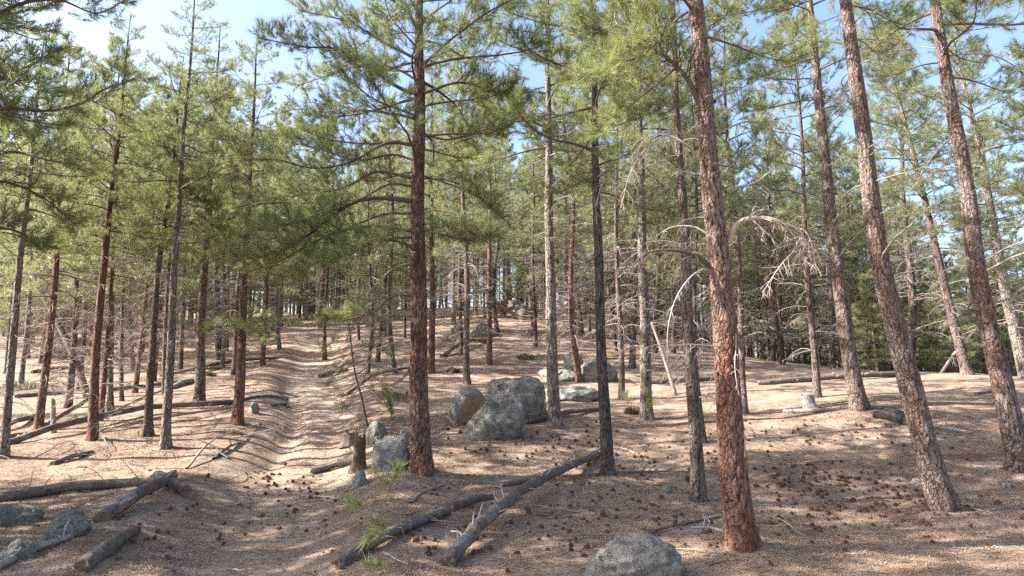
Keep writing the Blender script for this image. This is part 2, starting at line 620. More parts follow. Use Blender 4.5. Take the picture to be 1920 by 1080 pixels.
def grow(spine, r0, r1, rs, ntw, twl, start=.35, live=True, nn=34, nl=.16, nw=.006, sub=2, sides=6, tw_sides=3):
    """a limb along SPINE: wood geometry and needle geometry"""
    wood, ndl = Geo(), Geo()
    sp = np.asarray(spine, float)
    N = len(sp)
    seg = np.linalg.norm(np.diff(sp, axis=0), axis=1)
    cum = np.r_[0, np.cumsum(seg)]
    L = cum[-1]
    cum /= L
    T = nrm(np.gradient(sp, axis=0))
    wood.add(*tube(sp, r0 + (r1 - r0) * cum ** .8, sides))
    tp, td = [], []

    def pt(t):
        return np.array([np.interp(t, cum, sp[:, c]) for c in range(3)]), nrm(np.array([np.interp(t, cum, T[:, c]) for c in range(3)]))

    def twig(p, d, l, r, level):
        n = 5
        pts = [p]
        v = d.copy()
        for k in range(n - 1):
            if live:
                v = nrm(v + np.array([0, 0, .13]) + rs.normal(0, .15, 3))
            else:
                v = nrm(v + np.array([0, 0, -.20]) + rs.normal(0, .22, 3))
            pts.append(pts[-1] + v * l / (n - 1))
        pts = np.array(pts)
        wood.add(*tube(pts, np.linspace(r, r * .35, n), tw_sides))
        if live:
            tp.append(pts[-1]); td.append(v)
        if level > 0:
            for q in range(sub):
                k = rs.integers(1, n - 1)
                dd = nrm(pts[k + 1] - pts[k])
                side = nrm(np.cross(dd, rs.normal(size=3)))
                twig(pts[k], nrm(dd * .6 + side * rs.uniform(.5, .9) + np.array([0, 0, .12 if live else -.15])), l * rs.uniform(.35, .6), r * .6, level - 1)

    for k in range(ntw):
        t = start + (1 - start) * (k + rs.uniform(0, 1)) / ntw
        p, d = pt(min(t, .985))
        hs = np.cross(d, [0, 0, 1.0])
        hs = nrm(hs) * (1 if k % 2 else -1)
        ang = math.radians(rs.uniform(35, 68))
        dd = nrm(d * math.cos(ang) + hs * math.sin(ang) + np.array([0, 0, rs.uniform(-.40, .50) if live else rs.uniform(-.45, .25)]))
        l = twl * (1.25 - t * .75) * rs.uniform(.55, 1.1)
        twig(p, dd, l, max(.0035 if live else .0045, r0 * .33 * (1.15 - t)), 1 if live or r0 < .012 else 2)
    if live:
        p, d = pt(1.0)
        tp.append(p); td.append(d)
        for t in np.linspace(.8, .97, 3):
            p, d = pt(t)
            tp.append(p); td.append(nrm(d + rs.normal(0, .3, 3)))
        needles(ndl, np.array(tp), np.array(td), nn, nl, nw, rs, None)
    return wood, ndl


def limb_spine(L, rs, e0=8, droop=14, tip=32, n=9):
    t = np.linspace(0, 1, n)
    el = np.radians(e0 - droop * np.sin(t * PI) * 1.1 + tip * t ** 2.2)
    az = np.radians(np.cumsum(rs.normal(0, 7, n)))
    st = L / (n - 1)
    d = np.stack([np.cos(el) * np.cos(az), np.cos(el) * np.sin(az), np.sin(el)], -1) * st
    return np.concatenate([[np.zeros(3)], np.cumsum(d[:-1], 0)])


def dead_spine(L, rs, n=8):
    t = np.linspace(0, 1, n)
    el = np.radians(rs.uniform(-12, 25) - rs.uniform(10, 75) * t ** 1.3 + rs.normal(0, 6, n))
    az = np.radians(np.cumsum(rs.normal(0, 11, n)))
    st = L / (n - 1)
    d = np.stack([np.cos(el) * np.cos(az), np.cos(el) * np.sin(az), np.sin(el)], -1) * st
    return np.concatenate([[np.zeros(3)], np.cumsum(d[:-1], 0)])


def Mx(p, az, el, s):
    return Matrix.Translation(Vector([float(c) for c in p])) @ Euler((0, -el, az), 'XYZ').to_matrix().to_4x4() @ Matrix.Scale(float(s), 4)


def trunk_geo(axis, r0, Ht, sides, dz, rs, plate=.055, amp=.012, ztop=None, flare=.5):
    """axis: function z->(x,y); plated bark as real relief"""
    z = np.arange(-.25, ztop or Ht, dz)
    f = np.clip(z / Ht, 0, 1)
    rad = r0 * (np.clip(1 - f, 0, 1) ** .75 * .97 + .03) * (1 + flare * np.exp(-np.maximum(z, 0) / .22) * .8)
    th = np.linspace(0, 2 * PI, sides, endpoint=False)
    Z, TH = np.meshgrid(z, th, indexing='ij')
    sd = int(rs.integers(1, 999))
    nc = max(5, int(round(2 * PI * r0 / plate)))
    U = TH / (2 * PI) * nc
    wz = Z / (plate * 4.4)
    U2 = U + .35 * vnoise(Z * 5, np.cos(TH) * 2, np.sin(TH) * 2, sd)
    wz = wz + .45 * vnoise(np.cos(TH) * 3.1, np.sin(TH) * 3.1, Z * 3, sd + 2)
    e, cid = worley(U2, wz, sd, nc)
    rg = np.abs(vnoise(np.cos(TH) * nc * .22 + 3, np.sin(TH) * nc * .22, Z * 2.6, sd + 7) + .5 * vnoise(np.cos(TH) * nc * .45, np.sin(TH) * nc * .45, Z * 6, sd + 8))
    tone = sstep(.0, .22, np.minimum(e, rg * 1.7)) * (.62 + .38 * cid) * (.85 + .15 * vnoise(U * 1.7, Z * 14, 0, sd + 4))
    R = rad[:, None] * (1 + .07 * vnoise(np.cos(TH) * 1.2, np.sin(TH) * 1.2, Z * 1.1, sd)
                        + .22 * np.exp(-np.maximum(Z, 0) / .16) * (np.cos(TH * 3 + sd) + .6 * np.cos(TH * 5 + 2 * sd)) * .5)
    R = R + amp * (tone - .6) * np.clip(rad[:, None] / r0 * 1.1, .25, 1)
    ax = np.array([axis(q) for q in z])
    V = np.stack([ax[:, 0, None] + R * np.cos(TH), ax[:, 1, None] + R * np.sin(TH), Z], -1)
    n = len(z)
    i, j = np.meshgrid(np.arange(n - 1), np.arange(sides), indexing='ij')
    j2 = (j + 1) % sides
    Q = np.stack([i * sides + j, i * sides + j2, (i + 1) * sides + j2, (i + 1) * sides + j], -1).reshape(-1, 4)
    g = Geo()
    g.add(V.reshape(-1, 3), Q, None, tone.ravel())
    return g


rsL = np.random.default_rng(11)
LIVE, DEADB = [], []
for k in range(14):
    L = 2.0
    w, nd = grow(limb_spine(L, rsL, rsL.uniform(2, 16), rsL.uniform(8, 24), rsL.uniform(20, 45)), .026, .006, rsL,
                 int(rsL.integers(17, 24)), .72, rsL.uniform(.22, .42), True, 44, .150, .0062, 2)
    LIVE.append((w.mesh('branch', LIMB), nd.mesh('needles', NEEDLE, False)))
for k in range(14):
    w, nd = grow(dead_spine(1.3, rsL), .017, .005, rsL, int(rsL.integers(7, 13)), .42, .2, False, sub=2, sides=5)
    DEADB.append(w.mesh('dead_branch', DEAD))


def crown_len(f, Lmax):
    """branch length along the crown, f 0 at its base and 1 at the tip"""
    return Lmax * (.62 + .38 * min(1, f / .25)) * (1 - max(0, f - .12) / .88 * .84)


# ---- whole-tree prototypes shared by the copies in the stand
PROTO = []


def make_proto(seed, Ht, r0, zc, nlive, Lmax, ndead, bark, far=False):
    rs = np.random.default_rng(seed)
    wig = rs.normal(0, .05, (2, 2))
    ax = lambda z: (wig[0, 0] * math.sin(z * .9 + seed) + wig[0, 1] * math.sin(z * .4), wig[1, 0] * math.sin(z * .8 + 2 * seed) + wig[1, 1] * math.sin(z * .5))
    tr = trunk_geo(ax, r0, Ht, 14, .07, rs, .05, .010)
    W, N, D = Geo(), Geo(), Geo()
    for k in range(nlive):
        f = (k + rs.uniform(0, .9)) / nlive
        z = zc + (Ht - .12 - zc) * f ** .9
        L = crown_len(f, Lmax) * rs.uniform(.7, 1.15)
        w, n = grow(limb_spine(L, rs, 4 + 38 * f + rs.normal(0, 7), 16 * (1 - f), 30, 7), .010 + .008 * L, .004, rs, max(4, int(6 + L * 5.2)), .26 + .15 * L, .2,
                    True, 22, .165, .0112, 1, 4, 3)
        M = Mx((ax(z)[0], ax(z)[1], z), k * 2.4 + rs.uniform(-.5, .5), 0, 1)
        W.join(w, M)
        N.join(n, M)
    for k in range(ndead):
        z = rs.uniform(.10 * Ht, zc + .8)
        L = rs.uniform(.45, 1.5)
        w, n = grow(dead_spine(L, rs, 6), (.0105 + .004 * L), .005, rs, int(4 + L * 5), .34, .2, False, sub=1, sides=4)
        D.join(w, Mx((ax(z)[0], ax(z)[1], z), rs.uniform(0, 2 * PI), 0, 1))
    PROTO.append(dict(H=Ht, r=r0, trunk=tr, trunks={}, bark=bark, branches=W.mesh('branches', LIMB), needles=N.mesh('needles', NEEDLE_FAR, False),
                      dead=D.mesh('dead_branches', DEAD)))


make_proto(1, 10.5, .105, 3.9, 54, 2.0, 50, 'grey')
make_proto(2, 11.5, .120, 3.5, 60, 2.2, 52, 'brown')
make_proto(3, 9.5, .085, 3.7, 48, 1.75, 46, 'grey')
make_proto(4, 12.5, .150, 4.8, 58, 2.5, 52, 'rose')
make_proto(5, 10.0, .100, 2.0, 66, 2.1, 30, 'brown')
make_proto(6, 12.0, .125, 4.8, 50, 2.0, 64, 'dark')
make_proto(7, 5.0, .055, .4, 38, 1.35, 4, 'dark')       # bushy young pine, green to the ground
make_proto(8, 11.0, .11, 4.2, 46, 1.8, 58, 'rose')
make_proto(9, 9.5, .095, 1.0, 72, 2.0, 20, 'grey')      # crown reaching low


def stand_tree(pi, base, dia, Ht, lean, label, group, bark=None, rz=None, rs=None, name='pine_tree'):
    p = PROTO[pi]
    b = bark or p['bark']
    if b not in p['trunks']:
        p['trunks'][b] = p['trunk'].mesh('trunk', BARKS[b])
    sxy = min(1.5, max(.62, dia / (2 * p['r'])))
    sz = Ht / p['H']
    ax = nrm(np.array([lean[0], lean[1], 1.0]))
    q = Vector((0, 0, 1)).rotation_difference(Vector([float(c) for c in ax]))
    root = link(name, None)
    root.location = [float(c) for c in base]
    root.rotation_mode = 'QUATERNION'
    root.rotation_quaternion = q @ Euler((0, 0, rz if rz is not None else rs.uniform(0, 6.28))).to_quaternion()
    tag(root, label, 'tree', group)
    cs = (sxy + sz) / 2 if sxy < sz else min(sxy, sz * 1.2)
    t = link('trunk', p['trunks'][b], root)
    t.scale = (sxy, sxy, sz)
    for nm, me in (('branches', p['branches']), ('dead_branches', p['dead']), ('needles', p['needles'])):
        o = link(nm, me, root)
        o.scale = (cs, cs, sz)
        o['kind'] = 'stuff'
    return root


# ---- hero pines: a trunk and every limb its own part
def hero(axis_px, Y, dia, Ht, zc, nlive, Lmax, ndead, zdead, bark, label, seed, sides=40, group=None, deadL=(.5, 1.5), avoid=None, cap=None, live_z=None):
    rs = np.random.default_rng(seed)
    pts = [at(px, py, Y) for px, py in axis_px]
    b0 = pts[0].copy()
    b0[2] = H(np.array([b0[0]]), np.array([b0[1]]))[0]
    root = thing('ponderosa_pine', label, 'tree', b0, group)
    zs = np.array([p[2] - b0[2] for p in pts])
    xs = np.array([p[0] - b0[0] for p in pts])
    zs[0] = 0
    sl = (xs[-1] - xs[-2]) / max(.1, zs[-1] - zs[-2])

    zz = np.linspace(0, max(zs[-1], .1), 30)
    cf = curve(np.stack([xs, xs * 0, zs], -1), 30) if len(xs) > 2 else np.stack([np.interp(zz, zs, xs), zz * 0, zz], -1)

    wy = rs.uniform(-.02, .02)

    def ax(z):
        x = np.interp(z, cf[:, 2], cf[:, 0]) if z <= zs[-1] else xs[-1] + sl * .75 * (z - zs[-1])
        return (x + .012 * math.sin(z * 1.7 + seed), wy * z + .012 * math.sin(z * 1.3 + 2 * seed))

    r0 = dia / 2
    link('trunk', trunk_geo(ax, r0, Ht, sides, .035 if sides > 38 else .05, rs, .062 if dia > .27 else .045, .021 if dia > .27 else .013).mesh('trunk', BARKS[bark]), root)
    rad = lambda z: r0 * (1 - min(z, Ht) / Ht) ** .75

    for k in range(nlive):
        f = (k + rs.uniform(0, .9)) / nlive
        z = zc + (Ht - .15 - zc) * f ** .95
        L = crown_len(f, Lmax) * rs.uniform(.65, 1.2)
        az = k * 2.4 + rs.uniform(-.5, .5)
        if avoid and avoid(az % (2 * PI), z):
            continue
        me = LIVE[int(rs.integers(len(LIVE)))]
        M = Mx((ax(z)[0], ax(z)[1], z), az, math.radians(-6 + 38 * f + rs.normal(0, 7)), L / 2.0)
        o = link('branch', me[0], root, M)
        c = link('needles', me[1], o)
    for k in range(ndead):
        z = rs.uniform(*zdead)
        az = rs.uniform(0, 2 * PI)
        L = rs.uniform(*deadL) * rs.uniform(.5, 1)
        link('dead_branch', DEADB[int(rs.integers(len(DEADB)))], root,
             Mx((ax(z)[0] + .6 * rad(z) * math.cos(az), .6 * rad(z) * math.sin(az), z), az, math.radians(rs.uniform(-15, 20)), L / 1.3))
    return root, b0, Y


def limb(tree, pix, depth, r0, r1, seed, live=True, ntw=20, twl=.6, start=.3, nn=42, n=16, mat=None, name=None, sub=2):
    """a limb traced as pixels on the tree's own depth, running DEPTH metres nearer or farther at its end"""
    root, b0, Y = tree
    rs = np.random.default_rng(seed)
    P = [at(px, py, Y + depth * (k / (len(pix) - 1))) - b0 for k, (px, py) in enumerate(pix)]
    w, nd = grow(curve(P, n), r0, r1, rs, int(ntw * (1.55 if live and ntw > 5 else 1.25)), twl, start * (.85 if live else 1), live, nn, .155, .0062, sub)
    o = link(name or ('branch' if live else 'dead_branch'), w.mesh('branch', mat or (LIMB if live else DEAD)), root)
    if live:
        link('needles', nd.mesh('needles', NEEDLE, False), o)
    return o


# the big reddish pine beside the trail boulders
T785 = hero([(789, 886), (783, 540), (784, 300), (785, 90)], 13.0, .375, 13.6, 5.4, 46, 2.9, 5, (2.4, 5.2), 'brown',
            'thick red-brown pine with long live limbs, pale rocks and a broken stump at its foot', 21, 44)
for i, (pix, dep, r0, ntw, twl, st) in enumerate([
        ([(770, 377), (705, 371), (655, 384), (605, 420), (560, 452), (500, 480), (430, 490)], -1.6, .050, 26, .80, .42),
        ([(770, 433), (700, 424), (625, 438), (560, 470), (500, 505)], -.9, .036, 20, .70, .40),
        ([(770, 333), (705, 322), (650, 350), (585, 364), (500, 372), (440, 392)], .8, .034, 22, .75, .40),
        ([(770, 272), (725, 268), (655, 305), (585, 315), (520, 300), (450, 300)], -.5, .036, 24, .80, .34),
        ([(775, 222), (740, 214), (665, 208), (600, 235), (545, 250)], .9, .034, 20, .70, .36),
        ([(778, 175), (740, 160), (640, 95), (570, 88), (490, 72)], -.5, .042, 24, .80, .40),
        ([(780, 110), (720, 80), (650, 40), (560, 20)], .6, .034, 22, .75, .30),
        ([(795, 330), (850, 348), (895, 368), (930, 400)], -.4, .024, 14, .55, .50),
        ([(790, 430), (830, 440), (880, 452), (920, 440)], -1.3, .024, 20, .55, .20),
        ([(795, 175), (860, 155), (920, 170), (975, 195)], .3, .034, 20, .70, .34),
        ([(795, 120), (850, 70), (920, 20), (980, -10)], -.6, .034, 20, .75, .34),
        ([(790, 250), (840, 262), (900, 250), (945, 255)], .9, .026, 18, .65, .30),
        ([(780, 470), (755, 455), (715, 452), (660, 470), (600, 500)], -1.9, .026, 18, .60, .35),
        ([(785, 60), (760, 20), (700, -20), (620, -40)], -.6, .030, 20, .75, .30),
        ([(775, 400), (720, 402), (660, 425), (600, 460), (540, 490), (470, 510)], .9, .030, 22, .72, .35),
        ([(775, 445), (730, 448), (670, 465), (610, 480), (560, 515)], -1.4, .026, 20, .66, .35),
        ([(775, 350), (730, 345), (680, 372), (620, 398), (545, 420), (470, 430)], -1.2, .028, 22, .74, .35),
        ([(775, 300), (735, 290), (670, 300), (600, 280), (520, 262)], .5, .028, 22, .74, .3),
        ([(780, 150), (745, 130), (690, 120), (620, 140), (560, 160)], .8, .028, 22, .74, .3)]):
    limb(T785, pix, dep, r0, .008, 100 + i, True, int(ntw * 1.3), twl, st, 50)
for i, (pix, dep, ntw) in enumerate([
        ([(775, 553), (735, 556), (700, 585), (655, 598), (590, 607)], .3, 14), ([(775, 588), (745, 586), (718, 598), (690, 622)], -.3, 8),
        ([(775, 632), (745, 640), (705, 655), (675, 672)], .2, 9), ([(776, 662), (740, 668), (715, 690)], -.3, 7),
        ([(775, 492), (735, 505), (695, 545), (672, 590)], .4, 9), ([(796, 780), (770, 800), (742, 840), (725, 880)], -.5, 6)]):
    limb(T785, pix, dep, .030 if i == 0 else .016, .004, 140 + i, False, ntw, .4, .35, mat=LIMB if i == 0 else None)
limb(T785, [(715, 575), (690, 590), (650, 590), (600, 600)], -.2, .012, .004, 150, True, 12, .35, .3)

# the orange-red pine with the arching dead limbs
T1390 = hero([(1391, 1031), (1368, 770), (1340, 420), (1303, 0)], 9.2, .36, 13.5, 6.9, 26, 2.4, 9, (3.2, 6.6), 'red',
             'orange-red pine trunk with peeling bark and a big dead limb arching over', 22, 52, deadL=(.5, 1.1))
for i, (pix, dep, r0, ntw, twl) in enumerate([
        ([(1368, 450), (1378, 425), (1400, 411), (1440, 409), (1480, 422), (1505, 440), (1520, 470)], -.5, .052, 22, .50),
        ([(1490, 426), (1510, 434), (1522, 460), (1530, 500)], -.45, .016, 14, .40),
        ([(1480, 430), (1495, 460), (1470, 490), (1448, 520), (1430, 550)], -.5, .015, 12, .38),
        ([(1336, 508), (1310, 482), (1270, 470), (1225, 471), (1198, 485), (1178, 510)], -.4, .042, 12, .45),
        ([(1338, 512), (1318, 505), (1290, 525), (1265, 565), (1252, 620), (1252, 680)], -.5, .016, 10, .22),
        ([(1335, 445), (1300, 425), (1250, 430), (1210, 470), (1195, 520)], .6, .018, 14, .45),
        ([(1318, 300), (1270, 260), (1220, 255), (1180, 300)], .5, .020, 14, .5),
        ([(1320, 260), (1260, 250), (1215, 275), (1180, 330), (1165, 390)], -.4, .018, 14, .5),
        ([(1340, 190), (1370, 165), (1420, 135)], .3, .026, 5, .3),
        ([(1335, 80), (1350, 55), (1385, 38)], -.2, .030, 3, .2),
        ([(1345, 250), (1400, 228), (1440, 240), (1490, 290)], .9, .018, 12, .45),
        ([(1362, 360), (1420, 340), (1455, 310)], .7, .016, 8, .4),
        ([(1365, 555), (1375, 600), (1380, 640), (1378, 690), (1385, 740)], -.28, .014, 12, .20),
        ([(1380, 660), (1350, 690), (1330, 720), (1340, 760)], -.35, .010, 8, .25),
        ([(1340, 650), (1290, 646), (1250, 652), (1220, 672)], -.2, .016, 8, .3),
        ([(1383, 803), (1395, 820), (1397, 858)], -.18, .012, 4, .06),
        ([(1330, 395), (1352, 330), (1350, 300)], -.3, .010, 8, .3)]):
    limb(T1390, pix, dep, r0, .004, 200 + i, False, ntw, twl, .15, mat=ARCH if i in (0, 1, 2) else PALE if i in (4, 12, 15) else LIMB if i == 3 else None)
for i, (pix, dep, r0, ntw) in enumerate([
        ([(1315, 205), (1290, 150), (1250, 108), (1205, 78), (1180, 40), (1155, -10)], -.5, .046, 26),
        ([(1225, 90), (1190, 110), (1150, 120), (1110, 150)], -.8, .022, 22),
        ([(1190, 60), (1150, 50), (1110, 60), (1080, 30)], .5, .022, 22),
        ([(1270, 125), (1230, 160), (1180, 200), (1140, 240)], -.4, .020, 22),
        ([(1300, 20), (1270, -10), (1220, -20)], -.8, .03, 20),
        ([(1250, 112), (1245, 60), (1225, 10)], .7, .02, 18)]):
    limb(T1390, pix, dep, r0, .006, 230 + i, True, ntw, .62, .25)

# the leaning pair at the open slope
T1775 = hero([(1772, 968), (1690, 660), (1640, 400), (1590, 0)], 10.8, .36, 14, 8.2, 26, 2.6, 24, (3.6, 9.0), 'rose',
             'leaning rose-grey pine standing beside the charred log on the open slope', 23, 48, deadL=(.6, 2.0))
T1912 = hero([(1916, 888), (1850, 600), (1800, 300), (1748, 0)], 12.6, .37, 14, 7.2, 30, 2.8, 28, (2.8, 8.6), 'rose',
             'stout grey-pink pine by the edge of the drop with many bare snapped twigs', 24, 44, deadL=(.6, 2.2))
T1310 = hero([(1310, 940), (1292, 640), (1280, 420), (1266, 190)], 11.6, .225, 12, 7.2, 26, 2.1, 26, (1.8, 8), 'dark',
             'dark slim pine with furrowed bark beside the orange-red pine', 25, 30)
T1137 = hero([(1139, 897), (1127, 620), (1120, 430), (1115, 220)], 13.2, .225, 12.5, 5.4, 38, 2.5, 26, (1.6, 7), 'dark',
             'dark slim pine growing where the long fallen log ends', 26, 30)
T1040 = hero([(1040, 803), (1032, 540), (1029, 300), (1027, 60)], 17.0, .30, 14, 6.2, 44, 2.7, 38, (1.6, 7.2), 'grey',
             'straight grey pine standing at the edge of the large lichen boulder', 27, 28)
T1612 = hero([(1611, 765), (1580, 570), (1555, 350), (1528, 60)], 17.2, .40, 15, 7.6, 32, 2.6, 26, (3, 8.4), 'rose',
             'pinkish pine standing uphill between the grey stump and the long log', 28, 32)
T1215 = hero([(1214, 785), (1206, 540), (1200, 300)], 18.0, .31, 13, 6.0, 34, 2.3, 38, (1.2, 7), 'grey',
             'grey pine with a small green seedling at its foot', 29, 26)
T310 = hero([(310, 848), (326, 560), (341, 330), (368, 20)], 15.2, .195, 11.2, 4.4, 58, 1.8, 18, (1.0, 5), 'grey',
            'tall straight grey pine with pointed crown rising above its neighbours', 30, 26)
T445 = hero([(445, 805), (455, 560), (462, 400)], 17.6, .26, 10.5, 3.8, 54, 2.5, 8, (1.8, 5), 'brown',
            'red-brown pine with a low green bough beside the eroded gully', 31, 26)
limb(T445, [(452, 640), (430, 625), (405, 612), (390, 620)], -.9, .014, .005, 301, True, 8, .4, .1)
limb(T445, [(452, 630), (490, 610), (530, 612), (565, 605)], -.9, .014, .005, 302, True, 9, .42, .1)
limb(T445, [(450, 625), (455, 612), (480, 620), (500, 640)], -1.6, .012, .005, 303, True, 14, .4, .1)
T373 = hero([(373, 758), (381, 560), (390, 430)], 20.5, .29, 12, 4.6, 46, 2.3, 18, (1.6, 5.4), 'rose',
            'rose-brown pine behind the long crossing log near the trail', 32, 24)
T172 = hero([(172, 828), (188, 560), (206, 400)], 16, .21, 10.5, 4.3, 46, 2.0, 30, (.8, 5), 'brown',
            'brown pine with dense dead twigs among the fallen branches', 33, 24)
T277 = hero([(277, 815), (294, 560), (312, 430)], 16.6, .19, 9.6, 4.4, 36, 1.6, 20, (1, 4.8), 'dark',
            'slim dark pine next to the tall pointed pine', 34, 24)
T005 = hero([(6, 862), (34, 545), (52, 380)], 14.4, .18, 9.5, 4.2, 34, 1.8, 16, (.8, 4.6), 'grey',
            'thin grey pine at the end of the stacked downed logs', 35, 24)
# near pine out of the frame whose boughs reach in
TNEAR = hero([(-120, 1050), (-90, 540), (-60, 0)], 9.4, .34, 12.5, 5.6, 22, 2.5, 14, (2, 4), 'brown',
             'big pine whose dark boughs hang in front of the open sky', 36, 28)
for i, (pix, dep) in enumerate([([(-75, 250), (0, 205), (80, 208), (150, 195), (200, 165), (250, 150)], .3), ([(-70, 300), (20, 285), (90, 300), (150, 310)], -.3),
                                ([(-60, 60), (30, 10), (110, 0), (180, 25), (235, 0)], .2), ([(-75, 200), (0, 150), (60, 120), (110, 90)], 1.2),
                                ([(-75, 360), (0, 340), (80, 370), (140, 420)], 1.0), ([(-70, 440), (20, 430), (80, 470)], .8)]):
    limb(TNEAR, pix, dep, .034, .007, 260 + i, True, 14, .62, .3)

# ------------------------------------------------------------------ the stand of smaller pines
rsS = np.random.default_rng(77)
MID = [  # base px, base py, upper px, upper py, width px, proto, bark, height m, label
    (72, 805, 94, 540, 15, 1, 'brown', 10, 'brown pine beside the short grey snag'),
    (128, 765, 136, 600, 13, 2, 'dark', 9.5, 'dark pine crossed by a bent leaning trunk'),
    (188, 790, 203, 540, 10, 2, 'brown', 9.5, 'thin brown pine close behind the twiggy brown pine'),
    (208, 770, 211, 540, 12, 0, 'grey', 10.5, 'silvery thin pine in the tight row by the downed logs'),
    (228, 752, 235, 540, 8, 2, 'dark', 9.5, 'very thin dark pine in the tight row by the downed logs'),
    (252, 737, 270, 540, 10, 0, 'brown', 10.5, 'leaning thin brown pine behind the low yellow shrub'),
    (308, 740, 312, 540, 8, 7, 'grey', 10.5, 'thin grey pine behind the tall pointed pine'),
    (338, 700, 345, 540, 9, 1, 'dark', 11, 'dark pine where the small pale log rests'),
    (417, 690, 418, 540, 8, 5, 'grey', 11.5, 'slim grey pine between the rose pine and the gully pine'),
    (492, 685, 496, 540, 10, 1, 'brown', 11.5, 'brown pine on the bank above the gully'),
    (522, 655, 524, 520, 8, 5, 'grey', 12, 'grey pine on the trail edge, uphill of the gully'),
    (610, 675, 613, 520, 8, 7, 'brown', 11, 'slim brown pine on the far edge of the trail'),
    (738, 700, 735, 520, 9, 5, 'dark', 11.5, 'dark thin pine behind the dead boughs of the thick pine'),
    (690, 700, 690, 520, 8, 2, 'dark', 10, 'dark thin pine behind the leaning sapling'),
    (811, 700, 810, 490, 13, 3, 'brown', 12.5, 'red-brown pine just behind the thick red-brown pine'),
    (878, 720, 868, 330, 13, 3, 'rose', 13, 'pale pink pine behind the rust-faced boulder'),
    (864, 665, 862, 500, 8, 5, 'rose', 12, 'thin pine behind the pale pink pine'),
    (916, 684, 916, 350, 11, 5, 'brown', 12.5, 'brown pine beside the rotting brown log'),
    (946, 592, 946, 430, 9, 5, 'dark', 13, 'dark pine by the uprooted root ball up the slope'),
    (1001, 650, 1000, 500, 8, 7, 'rose', 12, 'pale thin pine alone on the sunny slope'),
    (1083, 716, 1073, 480, 13, 5, 'brown', 12.5, 'brown pine growing out of the flat rock outcrop'),
    (1163, 750, 1155, 330, 12, 7, 'rose', 12.5, 'pale pink thin pine beyond the outcrop'),
    (1184, 690, 1187, 330, 12, 5, 'dark', 13, 'dark pine behind the pale pink thin pine'),
    (1263, 662, 1258, 450, 8, 2, 'dark', 10, 'thin dark pine behind the leaning dead pole'),
    (1320, 830, 1312, 540, 10, 2, 'dark', 9.5, 'thin dark pine hidden close behind the dark slim pine'),
    (1402, 775, 1375, 330, 13, 7, 'rose', 12, 'pale slim pine behind the orange-red pine'),
    (1530, 745, 1500, 280, 14, 3, 'rose', 12.5, 'slim pink pine right behind the grey stump'),
    (1812, 702, 1725, 340, 18, 3, 'rose', 12.5, 'strongly leaning pine on the ridge crest'),
    (1920, 710, 1862, 420, 22, 3, 'grey', 13, 'pale grey pine behind the stout grey-pink pine'),
    (1705, 700, 1698, 450, 17, 5, 'dark', 13, 'dark pine on the crest behind the long log'),
    (1640, 694, 1632, 450, 11, 5, 'dark', 12.5, 'dark pine on the crest, partly behind the pinkish pine'),
    (1465, 680, 1458, 450, 12, 1, 'dark', 11, 'dark pine at the shaded edge beyond the long log'),
    (1560, 690, 1552, 480, 10, 0, 'dark', 11, 'dark thin pine on the crest beyond the slim pink pine'),
    (40, 720, 52, 560, 9, 0, 'grey', 10, 'grey pine by the yellow shrub below the rock shelf'),
    (150, 730, 152, 560, 9, 2, 'dark', 10, 'dark thin pine by the rock shelf'),
    (14, 700, 22, 560, 8, 4, 'dark', 10, 'low-crowned dark pine uphill of the thin grey pine'),
    (88, 690, 90, 560, 8, 0, 'brown', 10, 'brown thin pine in front of the grey rock shelf'),
    (128, 650, 130, 540, 7, 8, 'grey', 9, 'low-crowned grey pine above the rock shelf'),
    (60, 645, 62, 540, 7, 4, 'brown', 10, 'low-crowned brown pine above the rock shelf'),
    (20, 650, 22, 540, 7, 8, 'dark', 9, 'low-crowned dark pine beside the rock shelf'),
    (178, 690, 182, 560, 8, 7, 'rose', 10, 'pinkish thin pine between the rock shelf and the yellow shrub'),
]
taken = [np.array(v[1][:2]) for v in (T785, T1390, T1775, T1912, T1310, T1137, T1040, T1612, T1215, T310, T445, T373, T172, T277, T005, TNEAR)]
for bx, by, ux, uy, wpx, pi, bk, ht, lab in MID:
    b = hit(bx, by)
    u = at(ux, uy, b[1])
    lean = ((u[0] - b[0]) / (u[2] - b[2]), rsS.uniform(-.02, .02))
    stand_tree(pi, b - np.array([0, 0, .05]), wpx * b[1] / FPX, ht * rsS.uniform(.95, 1.1), lean, lab, None, bk, rs=rsS)
    taken.append(b[:2])

ROCKS_XY = [hit(940, 815)[:2], hit(1090, 740)[:2], hit(880, 640)[:2]]
FAR_GROUPS = ['pines of the far stand uphill of the trail', 'pines of the far stand beyond the boulders', 'pines of the shaded stand beyond the crest log']
LANDMARK = [(20, 'behind the thin grey pine by the stacked logs'), (100, 'around the grey rock shelf'), (190, 'behind the twiggy brown pine'), (300, 'behind the tall pointed pine'),
            (375, 'behind the rose-brown pine'), (450, 'behind the pine with the low bough'), (530, 'on the bank where the trail climbs'), (620, 'across the trail from the gully'),
            (720, 'behind the bent young pine'), (800, 'behind the thick red-brown pine'), (880, 'behind the pale pink pine'), (960, 'near the uprooted root ball'),
            (1035, 'behind the straight grey pine'), (1110, 'behind the jagged outcrop rock'), (1200, 'behind the pine with the seedling'), (1290, 'behind the leaning dead pole'),
            (1370, 'behind the orange-red pine'), (1450, 'beyond the arching dead limb'), (1530, 'beyond the grey stump'), (1600, 'beyond the pinkish crest pine'),
            (1690, 'beyond the end of the crest log'), (1790, 'beyond the strongly leaning crest pine'), (1890, 'beyond the stout grey-pink pine')]
n_far = 0
USED = {}
tries = 0
far_pts = list(taken)
